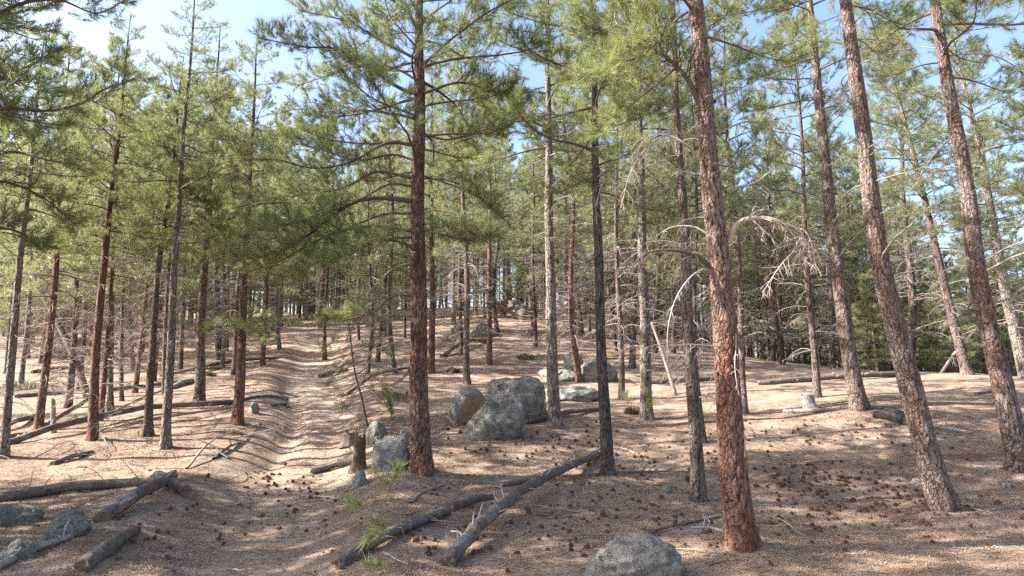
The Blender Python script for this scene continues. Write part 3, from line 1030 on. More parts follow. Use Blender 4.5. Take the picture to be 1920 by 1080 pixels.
while n_far < 262 and tries < 9000:
    tries += 1
    y = 24 + 46 * rsS.uniform() ** .85
    x = rsS.uniform(-.80, .80) * y
    px = 960 + FPX * x / y
    p = np.array([x, y])
    if y < 27.5 and 500 < px < 1420:
        continue
    if polydist(np.array([x]), np.array([y]), TRAIL)[0] < 1.7:
        continue
    if min(np.hypot(*(p - q)) for q in far_pts) < (2.2 if px < 1400 else 1.9):
        continue
    if min(np.hypot(*(p - q)) for q in ROCKS_XY) < 4:
        continue
    if px > 1380 and y < 28:
        continue
    if px > 1700 and rsS.uniform() < .55:
        continue
    far_pts.append(p)
    z = float(H(np.array([x]), np.array([y]))[0])
    k = 0 if px < 640 else (1 if px < 1380 else 2)
    pi = int(rsS.choice([0, 1, 2, 3, 4, 5, 7, 8], p=[.11, .13, .08, .11, .20, .09, .08, .20]))
    ht = rsS.uniform(9.5, 14.5) * (1.0 if k < 2 else .95)
    ln = rsS.normal(-.01, .035)
    bk = 'dark' if rsS.uniform() < (.6 if k == 2 else .35) else PROTO[pi]['bark']
    lm = min(LANDMARK, key=lambda q: abs(q[0] - px))[1]
    word = {'grey': 'grey-barked', 'brown': 'brown-barked', 'rose': 'pinkish-barked', 'dark': 'dark-barked'}[bk]
    lab = ('tall ' if ht > 12.6 else 'short ' if ht < 10.6 else '') + word + (' low-crowned' if pi in (4, 8) else '') + (' leaning' if abs(ln) > .045 else '') + (' pine at middle distance ' if y < 42 else ' pine far up ') + lm
    if USED.setdefault(lab, k) != k:
        lab = lab.replace(' pine ', ' pine at the stand edge ')
    stand_tree(pi, (x, y, z - .08), PROTO[pi]['r'] * 2 * rsS.uniform(.8, 1.25), ht, (ln, rsS.normal(0, .03)), lab, FAR_GROUPS[k], bk, rs=rsS)
    n_far += 1

# young bushy pines on the drop beyond the crest
n_y = 0
YL = ['bushy young pine, green to the ground, %s', 'small dense young pine %s', 'half-grown young pine with low boughs %s', 'thick dark green young pine %s']
lmk = lambda px: min(LANDMARK, key=lambda q: abs(q[0] - px))[1]
while n_y < 20:
    y = rsS.uniform(25.5, 40)
    px = rsS.uniform(1560, 1990)
    x = (px - 960) / FPX * y
    p = np.array([x, y])
    if min(np.hypot(*(p - q)) for q in far_pts) < 1.3:
        continue
    far_pts.append(p)
    z = float(H(np.array([x]), np.array([y]))[0])
    stand_tree(6, (x, y, z - .1), .12, rsS.uniform(2.6, 5.6), (rsS.normal(0, .03), 0), YL[n_y % 4] % lmk(px), 'young pines beyond the crest', None, rs=rsS, name='young_pine')
    n_y += 1

# pines beside and behind the viewpoint that shade the foreground
for k, (x, y, ht) in enumerate([(-9.9, 10.7, 14.5), (-10.7, 12.3, 14.8), (-8.5, 8.8, 14.5), (-8.9, 7.4, 12),  (-12.4, 9.2, 12), (-15.5, 9.6, 11), (-19.5, 6.5, 12), (-11.5, 11.0, 11), (-14, 7.5, 12), (-17, 11, 12), (-22, 8, 12), (-10.5, 4.0, 11), (-17, 4.5, 12),
                                (-9, -1, 11), (10, 2.5, 12), (12.8, 6.0, 11), (4, -4, 12), (-3, -6, 11), (14.5, 17, 12), (17, 12, 12), (-28, 18, 12), (-27, 24, 11)]):
    z = float(H(np.array([float(x)]), np.array([float(y)]))[0])
    stand_tree(3 if ht > 13 else [1, 3, 4, 0][k % 4], (x, y, z - .05), .27, ht, (rsS.normal(0, .03), rsS.normal(0, .03)), 'pine standing outside the view, near the viewpoint', 'pines around the viewpoint', None, rs=rsS)

# distant woods, one mass
gW, gN = Geo(), Geo()
rsD = np.random.default_rng(5)
for k in range(950):
    y = 50 + 95 * rsD.uniform() ** 1.2
    x = rsD.uniform(-.85, .85) * y
    z = float(H(np.array([x]), np.array([y]))[0])
    ht = rsD.uniform(9, 14)
    gW.add(*tube(np.array([[x, y, z - .3], [x + rsD.normal(0, .2), y, z + ht]]), [.12, .03], 5))
    m = 40
    zz = rsD.uniform(.06, 1, m)
    rr = 2.3 * (1.05 - zz) * rsD.uniform(.2, 1, m) ** .5
    aa = rsD.uniform(0, 2 * PI, m)
    P = np.stack([x + rr * np.cos(aa), y + rr * np.sin(aa), z + zz * ht], -1)
    D = nrm(np.stack([np.cos(aa), np.sin(aa), np.full(m, .5)], -1))
    needles(gN, P, D, 12, .42, .05, rsD, None)
wd = link('distant_woods', None)
tag(wd, 'distant pine woods closing the far slope', 'woods', kind='stuff')
link('trunks', gW.mesh('distant_trunks', LIMB), wd)['kind'] = 'stuff'
link('foliage', gN.mesh('distant_foliage', NEEDLE_FAR, False), wd)['kind'] = 'stuff'


# ------------------------------------------------------------------ boulders
def boulder(px0, px1, ytop, ybase, mat, label, seed, depth=.9, cuts=(), group=None, sub=5, lump=.20, sink=.38, facet=None, name='boulder', rz=0.0):
    cx = (px0 + px1) / 2
    b = hit(cx, ybase)
    wid = (px1 - px0) / FPX * b[1]
    ht = (ybase - ytop) / FPX * b[1]
    import bmesh
    bm = bmesh.new()
    bmesh.ops.create_icosphere(bm, subdivisions=sub, radius=1)
    V = np.array([v.co[:] for v in bm.verts])
    Fc = np.array([[v.index for v in f.verts] for f in bm.faces])
    bm.free()
    rs = np.random.default_rng(seed)
    D = V.copy()
    for k in range(8):                        # flat-ish broken faces
        n = nrm(rs.normal(size=3) * np.array([1, 1, .7]))
        o = rs.uniform(.62, .9)
        dd = D @ n - o
        D = D - np.where(dd > 0, dd * .8, 0)[:, None] * n
    tone = np.zeros(len(D))
    for n, o in cuts:
        n = nrm(n)
        dd = D @ n - o
        tone = np.maximum(tone, sstep(-.02, .03, dd))
        D = D - np.where(dd > 0, dd, 0)[:, None] * n
    q = V * 1.3 + seed
    D = D * (1 + lump * fbm(q[:, 0], q[:, 1], q[:, 2], seed, 4) + .06 * fbm(q[:, 0] * 4.2, q[:, 1] * 5, q[:, 2] * 5, seed + 3, 3))[:, None]
    ex = (D.max(0) - D.min(0)) / 2
    mid = (D.max(0) + D.min(0)) / 2
    D = (D - mid) / ex
    D = D * np.array([wid / 2, wid / 2 * depth, ht / 2 / (1 - sink)])
    D[:, 2] += ht / 2 / (1 - sink) - 2 * sink * ht / 2 / (1 - sink)
    c, s = math.cos(rz), math.sin(rz)
    D[:, :2] = D[:, :2] @ np.array([[c, s], [-s, c]])
    g = Geo()
    g.add(D, None, Fc, tone)
    o = link(name, g.mesh(name, mat))
    o.location = (float(b[0]), float(b[1] + wid / 2 * depth * .8), float(b[2]))
    return tag(o, label, 'boulder' if name == 'boulder' else 'rock', group)


boulder(893, 1030, 704, 792, ROCK, 'largest rounded lichen-spotted granite boulder of the cluster', 41, .8, depth_cuts := ())
boulder(868, 985, 744, 825, ROCK_DARK, 'dark rounded boulder leaning in front of the largest boulder', 44, .8)
boulder(838, 912, 726, 798, ROCK_RUST, 'angular boulder with a fresh rust-coloured broken face', 43, .8, [((.62, -.72, -.30), .30)], lump=.12)
boulder(1020, 1132, 722, 752, ROCK_PALE, 'low flat pale rock slab beside the boulder cluster', 45, .9)
boulder(1086, 1162, 668, 716, ROCK_DARK, 'blue-grey jagged rock on the outcrop behind the flat slab', 46, .7)
boulder(1055, 1100, 658, 696, ROCK_PALE, 'sunlit pale pointed rock on the outcrop', 47, .7)
boulder(1010, 1090, 690, 716, ROCK, 'low grey rock between the boulder cluster and the outcrop', 48, .8)
boulder(692, 768, 820, 884, ROCK_PALE, 'pale smooth boulder at the foot of the thick pine', 49, .6)
boulder(654, 690, 884, 914, ROCK_PALE, 'small pale rock below the broken stump', 50, .9)
boulder(680, 724, 790, 832, ROCK_DARK, 'dark round rock behind the pale smooth boulder', 51, .9)
boulder(744, 775, 808, 842, ROCK_DARK, 'grey rock tucked behind the thick pine', 52, .9)
boulder(1097, 1287, 1014, 1094, ROCK, 'big light grey boulder in the shaded needles, lone on the lower slope', 53, .75)
boulder(-40, 50, 950, 990, ROCK_DARK, 'mossy green-grey rock under the end of the long log', 54, .8)
boulder(60, 152, 966, 1016, ROCK_DARK, 'mossy rock with dead twigs lying across it', 55, .8)
boulder(-20, 52, 1016, 1056, ROCK_DARK, 'mossy rock behind the curved weathered wood', 56, .8)
boulder(834, 882, 608, 640, ROCK_DARK, 'dark slanted rock up on the sunny slope', 57, .8)
boulder(875, 935, 602, 632, ROCK, 'grey rock behind the dark slanted rock', 58, .8)
boulder(60, 130, 622, 672, ROCK, 'grey rock shelf among the far thin pines', 59, .8)
boulder(92, 178, 630, 668, ROCK_DARK, 'dark rock adjoining the grey rock shelf', 60, .8)
boulder(940, 990, 560, 590, ROCK, 'pale rock beside the uprooted root ball', 61, .8)
boulder(462, 482, 754, 776, ROCK_PALE, 'small whitish stone on the gully rim log', 62, 1.0, name='stone', sub=4)
boulder(1243, 1262, 912, 926, ROCK, 'small grey stone beside the dark slim pine', 63, .9, name='stone', sub=4)
boulder(1715, 1740, 898, 912, ROCK, 'small grey stone beside the leaning rose-grey pine', 64, .9, name='stone', sub=4)
boulder(1885, 1905, 906, 916, ROCK_PALE, 'small pale stone below the stout grey-pink pine', 65, .9, name='stone', sub=4)


# ------------------------------------------------------------------ fallen wood
def log(pix, rpx, mat, label, seed, stubs=0, sides=14, taper=.75, lift=.55, stubmat=None, group=None, name='fallen_log', rough=.10, ends=True, bow=0.0, cat='log', raise_=None):
    rs = np.random.default_rng(seed)
    W = [hit(*p) for p in pix]
    r0 = rpx / 2 * W[0][1] / FPX
    n = max(10, int(np.linalg.norm(W[-1] - W[0]) / .12))
    C = curve(W, n)
    zz = H(C[:, 0], C[:, 1])
    t = np.linspace(0, 1, n)
    R = r0 * (1 - (1 - taper) * t)
    lin = np.interp(t, [0, .5, 1], [zz[0], np.percentile(zz, 75), zz[-1]])
    C[:, 2] = np.maximum(lin, zz - R * .5) + R * lift
    if raise_:
        C[:, 2] += np.interp(t, np.linspace(0, 1, len(raise_)), raise_)
    C[:, :2] += (np.array([[vnoise(k * .35, seed, 0, 1), vnoise(k * .35, seed, 0, 2)] for k in range(n)]) * r0 * .35)
    o0 = C[0].copy()
    V, Q, _ = tube(C - o0, R, sides)
    vv = V.reshape(n, sides, 3)
    cen = (C - o0)[:, None]
    th = np.arange(sides)
    nz = rough * (fbm(np.cos(th / sides * 2 * PI)[None] * 1.6 + seed, np.sin(th / sides * 2 * PI)[None] * 1.6, np.arange(n)[:, None] * .3, seed, 3))
    vv = cen + (vv - cen) * (1 + nz)[..., None]
    root = thing(name, label, cat, o0, group)
    if ends:
        for e in (0, n - 1):
            ring = vv[e] + nrm(cen[e, 0] - cen[1 if e == 0 else n - 2, 0]) * (rs.uniform(0, 1, (sides, 1)) ** 2 * R[e] * 1.1)
            vv[e] = ring
            c = ring.mean(0) + (cen[e, 0] - cen[1 if e == 0 else n - 2, 0]) * .08 * rs.uniform(-1, 1)
            ge = Geo()
            k = np.arange(sides)
            ge.add(np.concatenate([ring, [c]]), None, np.stack([k, (k + 1) % sides, np.full(sides, sides)], -1))
            link('broken_end', ge.mesh('broken_end', CUT), root)
    g = Geo()
    g.add(vv.reshape(-1, 3), Q, None, .9)
    link('log_bark', g.mesh('log_bark', mat), root)
    for k in range(stubs):
        i = int(rs.integers(2, n - 2))
        d = nrm(np.cross(C[i + 1] - C[i - 1], rs.normal(size=3)))
        d[2] = abs(d[2]) * .8
        d = nrm(d + nrm(C[i + 1] - C[i - 1]) * .4)
        l = rs.uniform(.05, .26)
        P = np.array([C[i] - o0, C[i] - o0 + d * (R[i] + l * .5), C[i] - o0 + d * (R[i] + l) + rs.normal(0, .03, 3)])
        gs = Geo()
        gs.add(*tube(P, [.012, .010, .005], 5, True))
        link('branch_stub', gs.mesh('branch_stub', stubmat or PALE), root)
    return root


log([(838, 1062), (900, 1015), (1000, 940), (1128, 850)], 28, LOGB, 'long fallen log with pale snapped branch stubs running up to the dark slim pine', 71, 16, 18, .8)
log([(640, 1066), (720, 1022), (838, 964)], 24, LOGB, 'dark cracked fallen log lying below the short broken piece', 72, 5, 14, .8, rough=.22)
log([(845, 958), (880, 946), (922, 934)], 18, LOGB, 'short broken bark-covered log piece above the dark cracked log', 73, 0, 12, .8, rough=.3)
log([(-20, 942), (90, 930), (200, 918), (318, 910)], 19, LOGB, 'long grey-brown log lying across under the forked log', 74, 5, 14, 1.0)
log([(195, 978), (262, 946), (322, 914)], 26, LOGB, 'thick dark log propped against the end of the long grey-brown log', 75, 4, 14, .85, raise_=(0, .06, .14))
log([(296, 912), (316, 918), (340, 930)], 20, LOGB, 'short sawn log stub with a dark round end', 76, 0, 14, .95, raise_=(.12, .10, .05))
log([(158, 1072), (200, 1040), (248, 1000)], 28, LOGB, 'short hollow split log lying alone on the needles', 77, 0, 16, .8, rough=.2)
log([(-30, 1080), (40, 1050), (90, 1030), (148, 1003)], 18, PALEL, 'curved silvery weathered wood beside the mossy rocks', 78, 2, 12, .6, rough=.2)
log([(588, 888), (625, 880), (668, 868)], 15, LOGB, 'small dark log pointing at the broken stump', 79, 1, 10, .9, rough=.25)
log([(828, 670), (870, 655), (918, 640)], 9, LOGR, 'rotting brown log on the sunny slope', 80, 1, 10, .9)
log([(984, 795), (1060, 782), (1135, 768)], 10, LOGB, 'thin log running from under the largest boulder', 81, 2, 10, .8)
log([(1425, 722), (1520, 716), (1610, 712), (1700, 704)], 12, LOGB, 'long straight log lying along the crest', 82, 8, 12, .8)
log([(1205, 720), (1270, 718), (1345, 712)], 9, LOGB, 'dark log on the slope behind the grey pine with the seedling', 83, 4, 10, .8)
log([(1655, 784), (1680, 790), (1718, 800)], 27, CHAR, 'charred black log chunk beside the leaning rose-grey pine', 84, 0, 14, .85, rough=.25)
log([(1725, 800), (1770, 806), (1818, 812)], 12, PALEL, 'pale splintered wood beyond the charred log', 85, 5, 10, .4, rough=.3)
log([(1832, 740), (1852, 738), (1875, 735)], 7, LOGB, 'small dark log chunk on the open slope by the drop', 86, 0, 10, .9, rough=.25)
log([(942, 912), (990, 905), (1042, 898)], 11, LOGR, 'flaky brown bark slab lying near the long fallen log', 87, 0, 10, .7, rough=.3)
log([(1468, 774), (1515, 773), (1565, 770)], 9, PALEL, 'pale bare log in front of the grey stump', 88, 1, 10, .7)
log([(100, 872), (135, 862), (172, 850)], 9, LOGB, 'small log below the twiggy brown pine', 89, 1, 10, .85)
log([(10, 836), (120, 815), (270, 778), (400, 766), (538, 752)], 13, LOGB, 'very long log crossing behind the thin pines to the gully', 90, 14, 12, .95)
log([(75, 806), (160, 778), (255, 742), (362, 716)], 10, LOGB, 'long dark log lying uphill of the very long log', 91, 10, 10, .8)
log([(180, 812), (260, 800), (350, 786), (445, 764)], 8, DEAD, 'thin pale pole lying along the very long log', 92, 8, 8, .6)
log([(-10, 812), (30, 800), (70, 782)], 11, LOGB, 'stacked downed log by the thin grey pine', 93, 2, 10, .9)
log([(-10, 832), (25, 822), (58, 815)], 9, LOGR, 'lower brown log by the thin grey pine', 94, 1, 10, .9)
log([(320, 730), (345, 722), (362, 716)], 10, PALEL, 'small pale log resting by a dark pine', 95, 0, 10, .9)
log([(380, 690), (440, 684), (520, 672)], 7, LOGB, 'dark log up the bank near the trail', 96, 4, 8, .8)
log([(300, 706), (360, 700), (420, 690)], 7, DEAD, 'pale log up the bank among thin pines', 97, 4, 8, .8)
log([(30, 745), (80, 742), (122, 738)], 8, LOGB, 'dark log below the rock shelf', 98, 2, 8, .8)
log([(60, 700), (95, 695), (130, 690)], 7, LOGR, 'brown log lying right under the rock shelf', 99, 1, 8, .8)
log([(650, 742), (700, 722), (768, 690)], 8, LOGB, 'thin dark log behind the thick red-brown pine', 100, 5, 8, .6)
log([(600, 708), (625, 700), (650, 696)], 9, LOGB, 'dark rotten log at the trail edge', 101, 2, 8, .8)
log([(510, 762), (535, 760), (540, 765)], 7, LOGB, 'broken branch end on the gully rim', 102, 2, 8, .8)
log([(560, 745), (520, 735), (455, 740)], 5, DEAD, 'slim bare pole near the gully rim', 103, 4, 8, .6)


# standing dead wood
def snag(base, top, wpx, mat, label, seed, jag=.25, name='stump', sides=18):
    b = hit(*base)
    rs = np.random.default_rng(seed)
    t = at(top[0], top[1], b[1])
    r = wpx / 2 * b[1] / FPX
    ht = t[2] - b[2]
    n = 14
    z = np.linspace(-.1, 1, n)
    th = np.linspace(0, 2 * PI, sides, endpoint=False)
    jagp = 1 - jag * (.5 + .5 * vnoise(np.cos(th) * 1.6 + seed, np.sin(th) * 1.6, 0, seed)) - jag * .35 * rs.uniform(0, 1, sides)
    Z = z[:, None] * jagp[None] * ht
    R = r * (1 + .55 * np.exp(-np.maximum(z, 0) * 5))[:, None] * (1 + .16 * vnoise(np.cos(th)[None] * 2.2, np.sin(th)[None] * 2.2, z[:, None] * 2, seed))
    X = (t[0] - b[0]) * z[:, None] + R * np.cos(th)
    Y = R * np.sin(th)
    V = np.stack([X, Y, Z], -1).reshape(-1, 3)
    i, j = np.meshgrid(np.arange(n - 1), np.arange(sides), indexing='ij')
    j2 = (j + 1) % sides
    Q = np.stack([i * sides + j, i * sides + j2, (i + 1) * sides + j2, (i + 1) * sides + j], -1).reshape(-1, 4)
    root = thing(name, label, name.replace('_', ' '), b)
    g1 = Geo()
    g1.add(V, Q, None, .8)
    link('stump_side', g1.mesh('stump_side', mat), root)
    g2 = Geo()
    k = np.arange(sides)
    top_ring = V.reshape(n, sides, 3)[-1]
    g2.add(np.concatenate([top_ring, [top_ring.mean(0) - np.array([0, 0, ht * jag * .5])]]), None, np.stack([k, (k + 1) % sides, np.full(sides, sides)], -1))
    link('broken_top', g2.mesh('broken_top', CUT), root)
    return root


snag((672, 882), (677, 790), 22, STUMPM, 'jagged dark broken stump between the trail and the pale boulder', 111, .55)
snag((652, 836), (660, 805), 24, LOGB, 'low rotten stump behind the jagged stump', 112, .4)
snag((1520, 770), (1513, 737), 22, PALEL, 'short grey weathered stump on the open slope', 113, .15)
snag((100, 812), (100, 740), 8, DEAD, 'short grey snag standing among downed logs', 114, .15, 'snag', 10)
snag((845, 700), (852, 688), 8, LOGR, 'tiny brown stump at the pale pink pine', 115, .3, 'stump', 10)
# leaning dead poles
for base, mid, top, w, lab, mat in [((1268, 740), (1245, 670), (1222, 605), 8, 'pale dead pole leaning behind the grey pine with the seedling', DEAD),
                                    ((168, 748), (130, 650), (55, 505), 15, 'bent grey trunk leaning across the dark pine', LOGB),
                                    ((1760, 700), (1800, 650), (1850, 600), 6, 'bare pole leaning on the crest by the strongly leaning pine', DEAD),
                                    ((985, 600), (965, 590), (920, 560), 9, 'fallen dead trunk tipped from the root ball', LOGR)]:
    b = hit(*base)
    P = [b - np.array([0, 0, .1]), at(mid[0], mid[1], b[1] + .3), at(top[0], top[1], b[1] + .6)]
    P = [p - b for p in P]
    root = thing('leaning_dead_trunk', lab, 'dead tree', b)
    r = w / 2 * b[1] / FPX
    gg = Geo()
    gg.add(*tube(curve(P, 12), np.linspace(r, r * .6, 12), 9, True))
    link('trunk', gg.mesh('trunk', mat), root)
    rs = np.random.default_rng(int(base[0]))
    for k in range(6):
        p = curve(P, 12)[int(rs.integers(4, 12))]
        link('dead_branch', DEADB[int(rs.integers(len(DEADB)))], root, Mx(p, rs.uniform(0, 6.28), rs.uniform(-.3, .5), rs.uniform(.3, .7)))
# root ball
b = hit(945, 596)
rs = np.random.default_rng(3)
root = thing('uprooted_root_ball', 'tangled brown root ball of an uprooted tree up the slope', 'root ball', b)
for k in range(12):
    a = rs.uniform(0, PI)
    P = [np.array([0, 0, .5]), np.array([math.cos(a) * .5, rs.normal(0, .2), .5 + math.sin(a) * .5]), np.array([math.cos(a) * 1.0, rs.normal(0, .3), .4 + math.sin(a) * 1.0])]
    gg = Geo()
    gg.add(*tube(curve(P, 7), np.linspace(.13, .02, 7), 6))
    link('root', gg.mesh('root', LOGR), root)

# ------------------------------------------------------------------ saplings, seedlings, shrubs
def sapling(pix, Y, r0, ntw, twl, label, seed, start=.25, nn=34, depth=0.0, nl=.14, nw=.005, sub=1, bottom=None, name='pine_sapling', twigs=None):
    P = [at(px, py, Y + depth * k / (len(pix) - 1)) for k, (px, py) in enumerate(pix)]
    b = P[0].copy()
    gz = float(H(np.array([b[0]]), np.array([b[1]]))[0])
    P[0][2] = min(P[0][2], gz - .03)
    b = P[0].copy()
    rs = np.random.default_rng(seed)
    w, nd = grow(curve([p - b for p in P], 16), r0, r0 * .3, rs, ntw, twl, start, True, nn, nl, nw, sub, 6)
    root = thing(name, label, 'sapling', b)
    st = link('stem', w.mesh('stem', LIMB), root)
    link('needles', nd.mesh('needles', NEEDLE, False), root)['kind'] = 'stuff'
    return root, b, Y


bb = hit(690, 800)
SAP = sapling([(690, 802), (678, 745), (664, 690), (656, 620), (652, 545)], bb[1], .032, 10, .4, 'bent young pine with drooping boughs beside the trail', 121, .6, 30, sub=1)
for i, (pix, dep) in enumerate([([(660, 640), (630, 640), (600, 660)], -.5), ([(662, 660), (700, 650), (735, 668)], -.3), ([(668, 690), (635, 700), (612, 722)], .3), ([(668, 700), (700, 705), (728, 735)], -.4),
                                ([(656, 610), (625, 600), (598, 612)], .4), ([(656, 600), (690, 590), (722, 606)], .3), ([(672, 725), (650, 745), (640, 768)], -.5), ([(655, 575), (675, 560), (695, 562)], -.3),
                                ([(670, 715), (712, 742), (735, 775)], .3), ([(660, 650), (655, 670), (640, 690)], -.9)]):
    limb((SAP[0], SAP[1], SAP[2]), pix, dep, .011, .004, 500 + i, True, 8, .40, .2, 26, 9, sub=1)
limb((SAP[0], SAP[1], SAP[2]), [(672, 700), (690, 690), (668, 735), (642, 775), (622, 796)], -.8, .018, .006, 122, False, 8, .3, .3)
for i, (px, py, az) in enumerate([(730, 800, .4), (715, 790, 1.2), (742, 815, 2.2), (725, 820, 3.0), (815, 820, .2), (840, 835, 2.9), (805, 800, 1.0)]):
    b = hit(px, py)
    o = link('dead_bough', DEADB[i * 2 % 14], None, Mx(b + np.array([0, 0, .03]), az, .35, .8))
    o.data = o.data.copy()
    o.data.materials[0] = PALE
    tag(o, 'bleached twiggy dead bough lying beside the thick red-brown pine', 'bough', 'bleached boughs by the thick pine')
rs = np.random.default_rng(808)
for i in range(26):
    px, py = rs.uniform(10, 520), rs.uniform(748, 868)
    if 470 < px and py > 800:
        continue
    b = hit(px, py)
    o = link('dead_bough', DEADB[int(rs.integers(14))], None, Mx(b + np.array([0, 0, .04]), rs.uniform(0, 6.28), rs.uniform(.1, .4), rs.uniform(.5, 1.1)))
    tag(o, 'grey twiggy dead bough among the downed logs below the thin pines', 'bough', 'dead boughs among the downed logs')
# sapling close to the lens at the lower edge
sb = hit(782, 1150)
S2 = sapling([(782, 1150), (770, 1060), (748, 970), (722, 915), (700, 880)], sb[1], .008, 0, .2, 'spindly young pine shoot with a few needle tufts in front of the cracked log', 123, .5, 44, nl=.13, nw=.004)
for i, pix in enumerate([[(745, 962), (715, 950), (680, 948), (655, 938)], [(728, 925), (738, 900), (745, 878)], [(755, 990), (725, 985), (700, 978)],
                         [(765, 1035), (735, 1015), (705, 1000), (690, 1010)], [(772, 1070), (735, 1062), (690, 1058)]]):
    limb((S2[0], S2[1], S2[2]), pix, -.1 if i % 2 else .15, .004, .0025, 124 + i, True, 2, .10, .7, 24, 8, sub=0)
for base, top, lab, sd in [((1216, 788), (1214, 738), 'small green pine seedling at the foot of the grey pine', 131), ((1178, 768), (1172, 742), 'tiny pine seedling near the pale pink thin pine', 132),
                           ((735, 788), (728, 752), 'tiny seedling in the dead twigs by the thick pine', 133)]:
    q = hit(*base)
    sapling([base, ((base[0] + top[0]) / 2 + 1, (base[1] + top[1]) / 2), top], q[1], .012, 14, .34, lab, sd, .1, 26, name='pine_seedling')


def shrub(px, py, wpx, hpx, label, seed):
    b = hit(px, py)
    rs = np.random.default_rng(seed)
    w, h = wpx * b[1] / FPX, hpx * b[1] / FPX
    n = 90
    a = rs.uniform(0, 2 * PI, n)
    rr = np.sqrt(rs.uniform(0, 1, n)) * w / 2
    P = np.stack([rr * np.cos(a), rr * np.sin(a) * .8, h * rs.uniform(.15, .95, n) * (1 - (rr / (w / 2)) ** 2 * .6)], -1)
    D = nrm(np.stack([np.cos(a) * .6, np.sin(a) * .6, np.full(n, 1.0)], -1) + rs.normal(0, .3, (n, 3)))
    gN, gS = Geo(), Geo()
    needles(gN, P, D, 16, .09, .014, rs, None)
    for k in range(16):
        gS.add(*tube(np.array([[0, 0, -.03], P[k] * .5 + [0, 0, .02], P[k]]), [.008, .006, .003], 3))
    root = thing('low_shrub', label, 'shrub', b)
    link('stems', gS.mesh('stems', DEAD), root)['kind'] = 'stuff'
    link('leaves', gN.mesh('leaves', SHRUBM, False), root)['kind'] = 'stuff'


shrub(38, 728, 70, 18, 'low yellow-green shrub below the rock shelf', 1)
shrub(235, 668, 34, 20, 'low yellow-green shrub between the far thin pines', 2)
shrub(752, 748, 90, 20, 'low olive shrub behind the thick red-brown pine', 3)
shrub(985, 674, 34, 12, 'low yellow shrub on the sunny slope', 4)
shrub(850, 698, 26, 10, 'small dry olive shrub near the pale pink pine', 5)
shrub(390, 705, 28, 9, 'small olive shrub on the bank uphill of the gully', 6)
shrub(1190, 776, 40, 14, 'low green shrub near the pine seedling', 7)


# ------------------------------------------------------------------ sticks, cones, litter
rsK = np.random.default_rng(99)
STICK = []
for k in range(10):
    L = rsK.uniform(.5, 1.1)
    n = 7
    az = np.cumsum(rsK.normal(0, .22, n))
    P = np.concatenate([[np.zeros(3)], np.cumsum(np.stack([np.cos(az), np.sin(az), rsK.normal(0, .03, n)], -1)[:-1] * L / (n - 1), 0)])
    gg = Geo()
    gg.add(*tube(P, np.linspace(.011, .004, n), 5))
    for q in range(int(rsK.integers(0, 4))):
        i = int(rsK.integers(2, n - 1))
        d = nrm(P[i] - P[i - 1] + np.array([0, 0, .15]) + nrm(rsK.normal(size=3) * [1, 1, .3]) * .9)
        l = rsK.uniform(.1, .3)
        gg.add(*tube(np.array([P[i], P[i] + d * l * .5, P[i] + d * l + [0, 0, -.01]]), [.006, .005, .002], 3))
    STICK.append([gg.mesh('stick', m) for m in (DEAD, LOGB, PALE)])
for k in range(170):
    px, py = rsK.uniform(-10, 1930), 1085 - 330 * rsK.uniform() ** 1.15
    b = hit(px, py)
    if b[1] > 26:
        continue
    if k < 46:
        px, py = rsK.uniform(560, 900), rsK.uniform(760, 850)
        if k > 22:
            px, py = rsK.uniform(60, 520), rsK.uniform(770, 860)
        b = hit(px, py)
    o = link('fallen_stick', STICK[int(rsK.integers(10))][int(rsK.choice([0, 1, 2], p=[.45, .4, .15]))])
    s = rsK.uniform(.35, 1.2)
    o.location = (b[0], b[1], b[2] + .012)
    o.rotation_euler = (rsK.normal(0, .06), rsK.normal(0, .05) - .04, rsK.uniform(0, 6.28))
    o.scale = (s, s, s)
    tag(o, 'thin dead stick lying on the needle litter', 'stick', 'thin dead sticks scattered on the ground')
# sticks one can pick out
for i, (pix, rp, m, lab) in enumerate([
        ([(1160, 1018), (1260, 992), (1362, 968)], 7, LOGB, 'long dark stick running to the orange-red pine'),
        ([(1295, 992), (1330, 990), (1362, 999)], 6, PALE, 'pale curved stick touching the orange-red pine'),
        ([(1105, 892), (1180, 888), (1255, 884)], 6, LOGB, 'straight dark stick beyond the dark slim pine'),
        ([(1150, 842), (1170, 842), (1190, 850)], 4, PALE, 'small pale curved stick near the dark slim pine'),
        ([(1410, 982), (1440, 983), (1465, 982)], 5, LOGB, 'short dark stick beside the orange-red pine'),
        ([(1508, 868), (1545, 866), (1600, 862)], 4, DEAD, 'thin grey stick on the cone-strewn slope'),
        ([(770, 945), (790, 925), (835, 908)], 6, DEAD, 'forked stick lying below the thick red-brown pine'),
        ([(400, 862), (430, 842), (452, 830)], 6, LOGB, 'dark stick beside the gully end'),
        ([(350, 880), (400, 845), (490, 794)], 5, DEAD, 'long slender pole pointing at the gully'),
        ([(95, 1000), (130, 970), (190, 930)], 4, LOGB, 'arched dead branch over the mossy rock')]):
    log(pix, rp, m, lab, 300 + i, 2, 7, .5, .5, m, None, 'fallen_branch', .15, False, cat='branch')
for i, (pix, lab) in enumerate([([(205, 915), (180, 885), (140, 870)], 'thin bare twig standing up from the long grey-brown log'),
                                ([(268, 908), (245, 880), (224, 858)], 'bare twig leaning up over the long grey-brown log'),
                                ([(150, 1035), (170, 1000), (215, 965)], 'bent twig arching from the thick dark log'),
                                ([(100, 1010), (140, 990), (200, 965)], 'grey dead twig lying on the mossy rock')]):
    b = hit(*pix[0])
    P = [at(px, py, b[1]) - b for px, py in pix]
    w, _ = grow(curve(P, 10), .010, .003, np.random.default_rng(400 + i), 4, .18, .3, False, sub=1, sides=5)
    o = link('bare_twig', w.mesh('bare_twig', LOGB))
    o.location = [float(c) for c in b]
    tag(o, lab, 'twig')

